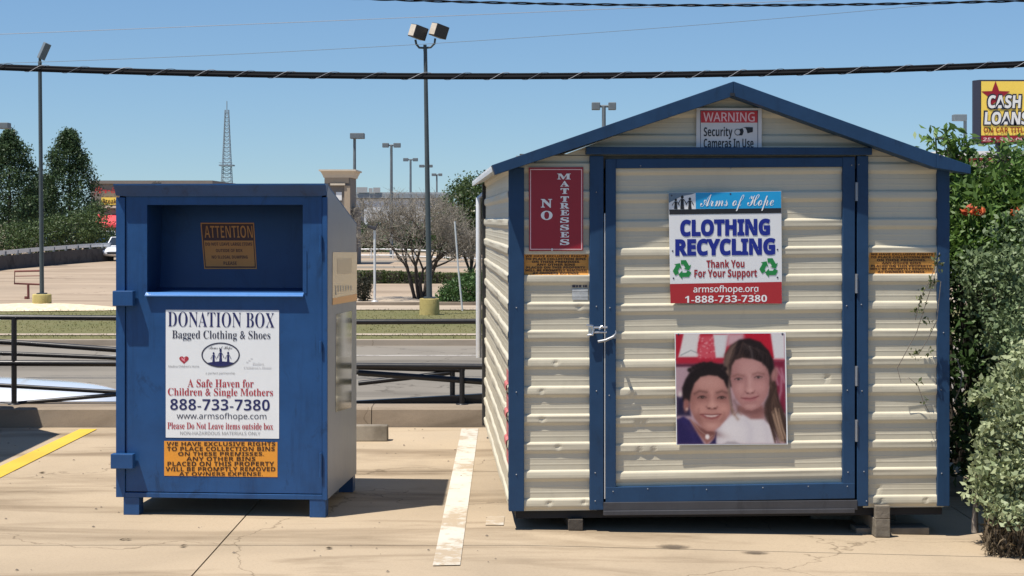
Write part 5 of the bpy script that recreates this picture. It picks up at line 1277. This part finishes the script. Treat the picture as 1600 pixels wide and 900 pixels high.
def shrub(name, label, spec, n, per, size, m, spread, cat='shrub', group=None, width=.55, trunk=True, kind=None, amt=.6):
    sp = np.array(spec, float); c = sp[:, :3].mean(0); root = empty(name, (c[0], c[1], ZV)); tag(root, label, cat, group)
    C, D, ids = lobes(sp, n, per, spread); C = C - np.array([c[0], c[1], ZV])
    keep = C[:, 2] > -.02
    C, D, ids = C[keep], D[keep], ids[keep]
    link('foliage', leaf_mesh('foliage', C, D, size, m, width, .4, .1, clump_tint(ids, amt), .5), root)
    if trunk:
        mb = MB()
        for s_ in sp: mb.tube([(0, 0, 0), ((s_[0]-c[0])*.5, (s_[1]-c[1])*.5, (s_[2]-ZV)*.6), (s_[0]-c[0], s_[1]-c[1], s_[2]-ZV)], [.05, .035, .012], 6)
        mb.build('stems', M['barkdark'], root)
    return root
shrub('undergrowth_shrub', 'bushy undergrowth below the dark trees left of the donation box', [lob(20, 372, 106, 1.6, 1, .9), lob(70, 366, 107, 1.6, 1, 1.0), lob(118, 358, 108, 1.7, 1, 1.1), lob(155, 366, 109, 1.0, 1, .8), lob(150, 335, 110, .6, .8, .8)], 650, 14, .16, M['treegreen'], .22)
# leafless multi-stemmed tree
bt = empty('bare_tree', G(655, 463, ZV + .05)); tag(bt, 'grey leafless multi-stemmed tree behind the yellow lamp base', 'tree')
bt.location = (P(655, 0, 51)[0], 51, ZV + .05)
mbt, mbw, tips = MB(), MB(), []
def grow(p, d_, L, r, lvl):
    e = p + d_*L; md = (p+e)/2 + Vector((R.gauss(0, 1), R.gauss(0, 1), R.gauss(0, .5)))*L*.07
    (mbt if lvl < 3 else mbw).tube([p, md, e], [r, r*.85, r*.68], 6 if lvl < 2 else (4 if lvl < 4 else 3), False)
    if lvl >= 5: tips.append(e); return
    for k in range(3 if lvl in (1, 2, 3, 4) else 2):
        nd = (d_ + Vector((R.gauss(0, .52), R.gauss(0, .52), R.gauss(.0, .34)))).normalized()
        if lvl < 3: nd = (nd + Vector((e.x*.18, e.y*.18, 0))).normalized()
        grow(e, nd, L*R.uniform(.60, .82), r*.62, lvl+1)
R.seed(21)
for i in range(9):
    a_ = 2*math.pi*i/9 + R.uniform(-.3, .3); b_ = Vector((.20*math.cos(a_)+.05, .2*math.sin(a_), 0))
    grow(b_, Vector((.26*math.cos(a_), .26*math.sin(a_), 1)).normalized(), R.uniform(.85, 1.1), .058, 0)
print('tips', len(tips), max(t.z for t in tips), min(t.x for t in tips), max(t.x for t in tips))
for t_ in tips:
    for k in range(3):
        mbw.tube([t_, t_ + Vector((R.gauss(0, .14), R.gauss(0, .14), R.gauss(.10, .12)))], [.006, .003], 3, False)
mbt.build('trunk', M['barkdark'], bt); mbw.build('twigs', M['twig'], bt)
tp = np.array([tuple(t_) for t_ in tips]); ids = np.repeat(np.arange(len(tp)), 5); C = tp[ids] + NR.normal(size=(len(ids), 3))*.10
link('seed_heads', leaf_mesh('seed_heads', C, np.tile([0, 0, 1.], (len(C), 1)), .065, M['greyleaf'], .22, .5, .8), bt)
shrub('green_tree', 'dense green tree with pale blossoms behind the bare tree, beside the shed', [lob(738, 335, 74, 1.45, 1.2, 1.6), lob(712, 365, 74, 1.2, 1, 1.0), lob(755, 305, 75, 1.3, 1, .8), lob(697, 345, 75, .8, .8, .9), lob(780, 350, 75, 1.6, 1, 1.6), lob(733, 296, 75, .6, .4, .5)], 1500, 12, .13, M['treegreen'], .16, 'tree')
tr = bpy.data.objects['green_tree']
C, D, ids = lobes([tuple(np.array(lob(742, 330, 73, 1.25, 1.1, 1.4)))], 26, 7, .07); C = C - np.array(tr.location)
link('blossom', leaf_mesh('blossom', C, D, .09, m_leaf('pale_blossom', (.45, .45, .33), (.65, .63, .5), .2, .2), .7), tr)
shrub('round_bush', 'low rounded bright green bush beside the shed across the street', [lob(727, 462, 48.6, .72, .7, .55), lob(705, 466, 48.5, .42, .5, .35), lob(745, 455, 48.8, .55, .6, .6)], 900, 12, .07, M['bush'], .07)
shrub('dark_red_shrub', 'small dark shrub just right of the donation box across the street', [lob(566, 452, 49.5, .25, .3, .34), lob(572, 445, 49.6, .14, .2, .22)], 200, 10, .06, M['redleaf'], .05)
for i, (x0, x1, y0) in enumerate(((556, 566, 424), (568.5, 599.5, 424), (602, 626, 425), (629, 650, 426), (655, 688, 427), (692, 717, 428.5), (720, 752, 428.5))):
    d = 63.6; a_, b_ = P(x0, 0, d)[0], P(x1, 0, d)[0]; h = P(0, y0, d)[2] - ZV; w = b_-a_
    lb = ['clipped box hedge peeping out beside the donation box', 'widest clipped box hedge left of the short lamp', 'clipped box hedge just right of the short lamp', 'clipped box hedge touching the bare tree trunks on their left', 'clipped box hedge behind the yellow lamp base', 'clipped box hedge left of the leaning stake', 'clipped box hedge above the rounded green bush'][i]
    root = empty('trimmed_hedge', ((a_+b_)/2, d+.3, ZV + .02)); tag(root, lb, 'hedge', 'row of clipped hedges')
    mb = MB(); mb.box((-w/2+.05, -.25, 0), (w/2-.05, .25, h-.06)); mb.build('core', M['barkdark'], root)
    n_ = int(1500*w); f_ = NR.integers(0, 4, n_); C = NR.uniform(-1, 1, (n_, 3))*np.array([w/2, .3, h/2]); C[:, 2] += h/2
    C[f_ == 0, 1] = -.3; C[f_ == 1, 2] = h - .02; C[f_ == 2, 0] = -w/2; C[f_ == 3, 0] = w/2; C += NR.normal(size=C.shape)*.018
    link('foliage', leaf_mesh('foliage', C, np.tile([0, -1., .3], (n_, 1)), .06, M['hedge'], .6, .4, .2, None, .4), root)
# far wood: one mass
sp = [(x_, 126 + R.uniform(-2, 4), .0 + R.uniform(-.3, .2), 2.2, 1.5, 1.3 + R.uniform(-.2, .3)) for x_ in np.arange(-13, 3, 1.6)]
C, D, ids = lobes(sp, 1500, 10, .25); C = C[C[:, 2] > ZV]
tag(link('far_treeline', leaf_mesh('far_treeline', C, np.tile([0, 0, 0.], (len(C), 1)), .28, M['pine'], .6)), kind='stuff')
sp = [(x_, 420 + R.uniform(-30, 60), 1.0, 14, 6, 4.5 + R.uniform(-1, 1.5)) for x_ in np.arange(-190, 260, 12)]
C, D, ids = lobes(sp, 3000, 5, .9); C = C[C[:, 2] > ZV]
tag(link('horizon_treeline', leaf_mesh('horizon_treeline', C, np.tile([0, 0, 0.], (len(C), 1)), 1.1, M['pine'], .6)), kind='stuff')

# ------------------------------------------------------------------ small things across the street
x = P(585.5, 0, 49)[0]; z1 = P(0, 356, 49)[2]
sl_ = empty('short_lamp', (x, 49, ZV + .05)); tag(sl_, 'short grey lamp post with a dark drooping head beside the bare tree', 'lamp post')
mb = MB(); mb.tube([(0, 0, 0), (0, 0, z1-ZV-.05)], .038, 8); mb.lathe([(.1, 0), (.1, .03), (.04, .04)], (0, 0, 0), 12); mb.build('pole', M['alu'], sl_)
mb = MB(); zz = z1-ZV-.05; mb.add([(-.24, -.1, zz+.10), (-.2, -.1, zz), (.02, -.12, zz-.08), (.08, -.1, zz+.02), (-.24, .1, zz+.10), (-.2, .1, zz), (.02, .12, zz-.08), (.08, .1, zz+.02)], [(0, 1, 2, 3), (7, 6, 5, 4), (0, 4, 5, 1), (1, 5, 6, 2), (2, 6, 7, 3), (3, 7, 4, 0)]); mb.tube([(.02, 0, zz), (.10, 0, zz+.14)], .02, 6); mb.build('lamp_head', M['lamphouse'], sl_, .01)
mb = MB(); mb.tube([P(722.5, 486, 45.2), P(716, 420, 45.2), P(710.5, 346, 45.2)], .024, 8); o = mb.build('leaning_stake', M['alu']); tag(o, 'thin pale stake leaning left in front of the rounded green bush', 'stake')
fn = empty('pipe_fence', (-8, 105, ZV)); tag(fn, 'white two-rail pipe fence along the far lot behind the bare tree', 'fence')
for py, d in ((389.5, 105), (399, 105)):
    mb = MB(); mb.tube([P(530, py, d), P(620, py, d), P(690, py+3.5, d), P(765, py+6, d)], .05, 6); part(mb, 'rail', 'alu', fn)
for px in (545, 580, 614, 648, 697, 724, 750):
    x = P(px, 0, 105)[0]; mb = MB(); mb.tube([(x, 105, ZV), (x, 105, -.28)], .05, 6); part(mb, 'post', 'alu', fn)
# rusty sign frame at the left
D1 = 52; sf = empty('sign_frame', (P(43, 0, D1)[0], D1, ZV)); tag(sf, 'rusty red empty sign frame standing left of the yellow lamp base', 'sign frame')
for nm, pts, r in (('frame', [(64, 423), (23, 424), (22.5, 443), (64, 444.5)], .032), ('crossbar', [(24, 431.5), (63, 431)], .014), ('post', [(44, 444), (44.5, 474)], .040)):
    mb = MB(); mb.tube([P(a_, b_, D1) for a_, b_ in pts], r, 8); part(mb, nm, 'rust', sf)
mb = MB(); mb.box((P(39, 0, D1)[0], D1-.06, P(0, 468, D1)[2]), (P(43, 0, D1)[0], D1+.03, P(0, 463, D1)[2])); part(mb, 'padlock', 'rust', sf)
# ramp wall with guard rail
pw = [(-60, 430, 402), (0, 421.5, 400), (60, 416, 395), (120, 411, 390), (176, 407, 387)]
gw = [G(px, yb, ZV) for px, yb, yt in pw]
rw = tag(empty('ramp_wall', (gw[2][0], gw[2][1], ZV)), 'dark concrete ramp wall curving below the trees at the far left', 'wall')
mb = MB(); n_ = len(pw); hts = [P(0, yt, g[1])[2] for (px, yb, yt), g in zip(pw, gw)]
V = [(g[0], g[1], ZV-.05) for g in gw] + [(g[0], g[1], h) for g, h in zip(gw, hts)] + [(g[0], g[1]+.3, h) for g, h in zip(gw, hts)] + [(g[0], g[1]+.3, ZV-.05) for g in gw]
mb.add(V, [(r_*n_+i, r_*n_+i+1, (r_+1)*n_+i+1, (r_+1)*n_+i) for r_ in range(3) for i in range(n_-1)] + [(n_-1, 4*n_-1, 3*n_-1, 2*n_-1), (0, n_, 2*n_, 3*n_)]); part(mb, 'wall', 'wallgrey', rw)
gr = empty('guard_rail', (gw[2][0], gw[2][1], ZV)); tag(gr, 'grey metal guard rail on posts running along the top of the dark ramp wall', 'guard rail')
rp = [(-60, 399.5), (0, 395), (60, 389.5), (120, 385), (150, 383), (178, 382)]
gi = lambda px: float(np.interp(px, [p[0] for p in pw], [g[1] for g in gw])) + .15
mb = MB(); pts = [P(a_, b_, gi(a_)) for a_, b_ in rp]
for a_, b_ in zip(pts[:-1], pts[1:]):
    h = .11; mb.add([(a_[0], a_[1], a_[2]-h), (b_[0], b_[1], b_[2]-h), (b_[0], b_[1]-.04, b_[2]), (a_[0], a_[1]-.04, a_[2]), (b_[0], b_[1], b_[2]+h), (a_[0], a_[1], a_[2]+h), (a_[0], a_[1]+.06, a_[2]-h), (b_[0], b_[1]+.06, b_[2]-h), (b_[0], b_[1]+.06, b_[2]+h), (a_[0], a_[1]+.06, a_[2]+h)], [(0, 1, 2, 3), (3, 2, 4, 5), (7, 6, 9, 8), (5, 4, 8, 9), (1, 0, 6, 7)])
part(mb, 'rail', 'alu', gr)
for px in range(-50, 180, 19):
    d = gi(px); zt = P(px, np.interp(px, [p[0] for p in rp], [p[1] for p in rp]), d)[2]; zb = float(np.interp(px, [p[0] for p in pw], hts)); x = P(px, 0, d)[0]
    mb = MB(); mb.box((x-.06, d+.07, zb-.02), (x+.06, d+.17, zt+.05)); part(mb, 'post', 'polefar', gr)

# ------------------------------------------------------------------ far buildings
def fr_at(px, d): return Frame((P(px, 0, d)[0], d, ZV), 0)
K = fr_at(170, 140)
bd = empty('restaurant', (0, 0, 0)); bd.matrix_world = K.M; tag(bd, 'low brown restaurant with red awning and yellow sign behind the donation box', 'building')
def kbox(K, root, nm, m, x0, y0, x1, y1, ya, yb, bev=0): mb = MB(); K.fbox(mb, x0, y0, x1, y1, ya, yb); return mb.build(nm, M[m], root, bev)
z_ = 388
kbox(K, bd, 'wall', 'stucco_grey', 142, 285, 330, 389, 0, 12)
kbox(K, bd, 'parapet', 'stucco_grey', 141, 282, 332, 287, -.15, 12.2)
kbox(K, bd, 'ledge', 'stucco_light', 158, 321.5, 330, 325, -.3, -.02)
kbox(K, bd, 'sign_panel', 'sign_yellow', 158.5, 308.5, 215, 320, -.25, -.02)
sp_ = bd.children[-1]; fc = Face(K, -.25, sp_, .02)
mb = MB(); fc.text(mb, 'Breakfast', 'bold', 160.5, 310.5, 197, 318); fc.put(mb, 'lettering', 'ink_brown')
fc = Face(K, 0, bd, .06); mb = MB(); fc.text(mb, 'Jin-B', 'script', 145, 291, 187, 306.5, off=.012); fc.put(mb, 'lettering', 'redpaint')
mb = MB()
x_, z1_ = K.at([153, 330, 330, 153], [335, 335, 355, 355], 0)
mb.prism([(-.02, z1_[0]), (-1.3, z1_[2] + .25), (-1.3, z1_[2]), (-.02, z1_[2])], 'x', x_[0], x_[1]); mb.build('awning', M['redawn'], bd)
kbox(K, bd, 'door', 'glass', 188, 358, 200, 388, -.06, -.01)
for px in (210, 232, 254): kbox(K, bd, 'window', 'glass', px, 358, px+14, 380, -.06, -.01)
K = fr_at(530, 92)
tw = empty('stucco_tower', (0, 0, 0)); tw.matrix_world = K.M @ Matrix.Rotation(rad(0), 4, 'Z'); tag(tw, 'beige stucco tower with a wide flared cornice above the corner of the donation box', 'tower')
kbox(K, tw, 'shaft', 'stucco_grey', 507, 276, 547.5, 412, 0, 3.2); kbox(K, tw, 'frieze', 'stucco', 507, 276, 545, 286, -.04, 3.1)
mb = MB(); (xa, xb), (za, zb) = K.at([503, 551], [265, 277.5], 0); h = zb - za; g = .28
prf = [(0.16, zb), (.16, zb + .02), (.05, zb - h*-.28), (.0, za - .05), (-.04, za - .05), (-.04, za), (.16, za)]
for t0, t1, o0, o1 in ((0, .3, .06, .1), (.3, .8, .10, .22), (.8, 1, .30, .30)):
    c0, c1 = zb + (za-zb)*t0, zb + (za-zb)*t1
    q = lambda o_, z: [(xa+.15-o_, -o_, z), (xb-.1+o_, -o_, z), (xb-.1+o_, 3.2+o_, z), (xa+.15-o_, 3.2+o_, z)]
    mb.add(q(o0, c0) + q(o1, c1), [(3, 2, 1, 0), (4, 5, 6, 7), (0, 1, 5, 4), (1, 2, 6, 5), (2, 3, 7, 6), (3, 0, 4, 7)])
mb.build('cornice', M['stucco_light'], tw)
kbox(K, tw, 'ledge', 'stucco_light', 516, 286.5, 539, 289.5, -.16, .0); kbox(K, tw, 'window', 'whitepaint', 525, 300, 534, 313, -.03, .01)
kbox(K, tw, 'pilaster', 'stucco', 538, 290, 547, 412, -.08, .0)
mb = MB(); mb.box((xb - .0, .6, ZV - ZV), (xb + .25, 2.4, 3.2)); mb.build('side_bay', M['stucco_grey'], tw)
K = fr_at(580, 135)
ov = empty('overpass', (0, 0, 0)); ov.matrix_world = K.M; tag(ov, 'grey highway overpass with pale panels between the beige tower and bare tree', 'overpass')
kbox(K, ov, 'deck', 'bridge', 480, 303, 700, 309.5, 0, 9); kbox(K, ov, 'parapet', 'pale', 480, 300.5, 700, 302.8, .1, .5); 
for x0, x1, y0 in ((557, 574, 292.5), (576, 582, 294), (583, 594, 293)): kbox(K, ov, 'sign_panel', 'pale', x0, y0, x1, 301, -.1, .0)
kbox(K, ov, 'column', 'pale', 562, 309.6, 567, 391, .5, 1.6); kbox(K, ov, 'column', 'pale', 640, 309.6, 645, 391, .5, 1.6)
M['palewall'] = mat('pale_wall', (.52, .55, .57), .8, .05)
K = fr_at(600, 190)
wb_ = empty('pale_warehouse', (0, 0, 0)); wb_.matrix_world = K.M; tag(wb_, 'long pale building seen under the overpass', 'building')
kbox(K, wb_, 'wall', 'palewall', 500, 311, 680, 378, 0, 15); kbox(K, wb_, 'roof', 'pale', 498, 309.5, 682, 312, -.2, 15.2)
for px in (563, 572, 584): kbox(K, wb_, 'door', 'bridge', px, 350, px+6, 372, -.08, -.01)
# building behind the thicket at the right
K = fr_at(1560, 72)
rb = empty('white_building', (0, 0, 0)); rb.matrix_world = K.M; tag(rb, 'white flat-roofed building with a red fascia stripe behind the thicket', 'building')
kbox(K, rb, 'wall', 'whitepaint', 1470, 251, 1900, 432, .6, 12); kbox(K, rb, 'fascia', 'whitepaint', 1464, 236, 1900, 246.5, 0, 12); kbox(K, rb, 'stripe', 'redpaint', 1464, 246.6, 1900, 251.5, .05, 12)
for px in (1500, 1545, 1590, 1640): kbox(K, rb, 'window', 'glass', px, 300, px+26, 360, .52, .61)
K = fr_at(1567, 60)
cs = empty('cash_sign', (0, 0, 0)); cs.matrix_world = K.M; tag(cs, 'yellow and red cash loans sign on a post at the right edge', 'sign')
kbox(K, cs, 'post', 'ink_black', 1561, 220, 1573, 445, .1, .42); kbox(K, cs, 'collar', 'ink_black', 1560, 225, 1575, 233, .05, .47)
kbox(K, cs, 'cabinet', 'sign_frame', 1531.5, 124.5, 1676, 224.5, 0, .55, .02)
mb = MB(); (x0,), (z1,) = K.at([1525], [126], 0); (x1,), (z0,) = K.at([1531.8], [224], 0); (_,), (z2,) = K.at([1525], [124.5], 0)
mb.prism([(x0, .35), (x1, -.012), (x1, .5), (x0, .5)], 'z', z0, z2); mb.build('cabinet_side', M['sign_frame'], cs)
fp = kbox(K, cs, 'face', 'sign_yellow', 1533.5, 127, 1674, 211.5, -.03, -.001)
c8 = lambda x, y: (1500 + x/5.62, 110 + y/5.62)
fc = Face(K, -.03, fp, .008)
def star(cx, cy, r0, r1): return [(cx + (r0 if i % 2 == 0 else r1)*math.sin(math.pi*i/5), cy - (r0 if i % 2 == 0 else r1)*math.cos(math.pi*i/5)) for i in range(10)]
mb = MB(); q = c8(312, 225); fc.poly(mb, star(q[0], q[1], 23.5, 9.6), 1); fc.put(mb, 'star_emblem', 'sign_star')
mb = MB(); sh_ = dict(off=.075, shear=1.4, res=3)
fc.text(mb, 'CASH', 'bold', *c8(228, 205), *c8(540, 345), lay=2, **sh_); fc.text(mb, 'LOANS', 'bold', *c8(200, 350), *c8(606, 488), lay=2, **sh_); fc.put(mb, 'letter_outline', 'sign_frame')
mb = MB(); sh_['off'] = .02
fc.text(mb, 'CASH', 'bold', *c8(240, 218), *c8(528, 333), lay=3.5, **sh_); fc.text(mb, 'LOANS', 'bold', *c8(212, 364), *c8(594, 476), lay=3.5, **sh_); fc.put(mb, 'lettering', 'whitepaint')
mb = MB(); fc.text(mb, 'ON CAR TITLES', 'bold', *c8(206, 500), *c8(620, 548), off=.0, lay=3); fc.put(mb, 'lettering', 'titles_brown')
fb = kbox(K, cs, 'foot_band', 'sign_star', 1533.5, 212, 1674, 222.5, -.03, -.001)
fc = Face(K, -.03, fb, .008); mb = MB(); fc.text(mb, '254-399-0999', 'bold', *c8(196, 590), *c8(640, 622), off=.0, shear=1.2, lay=2); fc.put(mb, 'lettering', 'warn_pink')
# radio mast
DT = 620; mx = P(354.5, 0, DT)[0]; zt = P(0, 158, DT)[2]; zp = P(0, 258.5, DT)[2]
ms = empty('radio_mast', (mx, DT, ZV)); tag(ms, 'tall thin lattice radio mast on the horizon behind the donation box', 'mast')
M['mast'] = mat('mast_steel', (.24, .29, .33), .6)
Ht = zt - ZV; wf = lambda z: .55 + 2.1*max(0, 1 - z/Ht)**1.15
mb = MB(); cn = [(-1, -1), (1, -1), (1, 1), (-1, 1)]; zz = list(np.linspace(0, Ht*.93, 32))
for a_, b_ in cn: mb.tube([(a_*wf(z), b_*wf(z), z) for z in zz], .16, 4)
mb.build('legs', M['mast'], ms)
mb = MB()
for i, z in enumerate(zz[:-1]):
    z2 = zz[i+1]
    for k in range(4):
        a_, b_ = cn[k], cn[(k+1) % 4]; mb.tube([(a_[0]*wf(z), a_[1]*wf(z), z), (b_[0]*wf(z), b_[1]*wf(z), z)], .11, 3); mb.tube([(a_[0]*wf(z), a_[1]*wf(z), z), (b_[0]*wf(z2), b_[1]*wf(z2), z2)], .09, 3)
br = tag(mb.build('braces', M['mast'], ms), kind='stuff')
mb = MB(); mb.tube([(0, 0, Ht*.9), (0, 0, Ht)], .18, 6); mb.build('antenna', M['mast'], ms)
mb = MB(); w = 2.6; mb.box((-w, -w, zp-ZV-.25), (w, w, zp-ZV+.25)); mb.box((-w, -w, zp-ZV+.9), (-w+.12, w, zp-ZV+1.0)); mb.box((-w, -w, zp-ZV+.9), (w, -w+.12, zp-ZV+1.0)); mb.build('platform', M['mast'], ms)
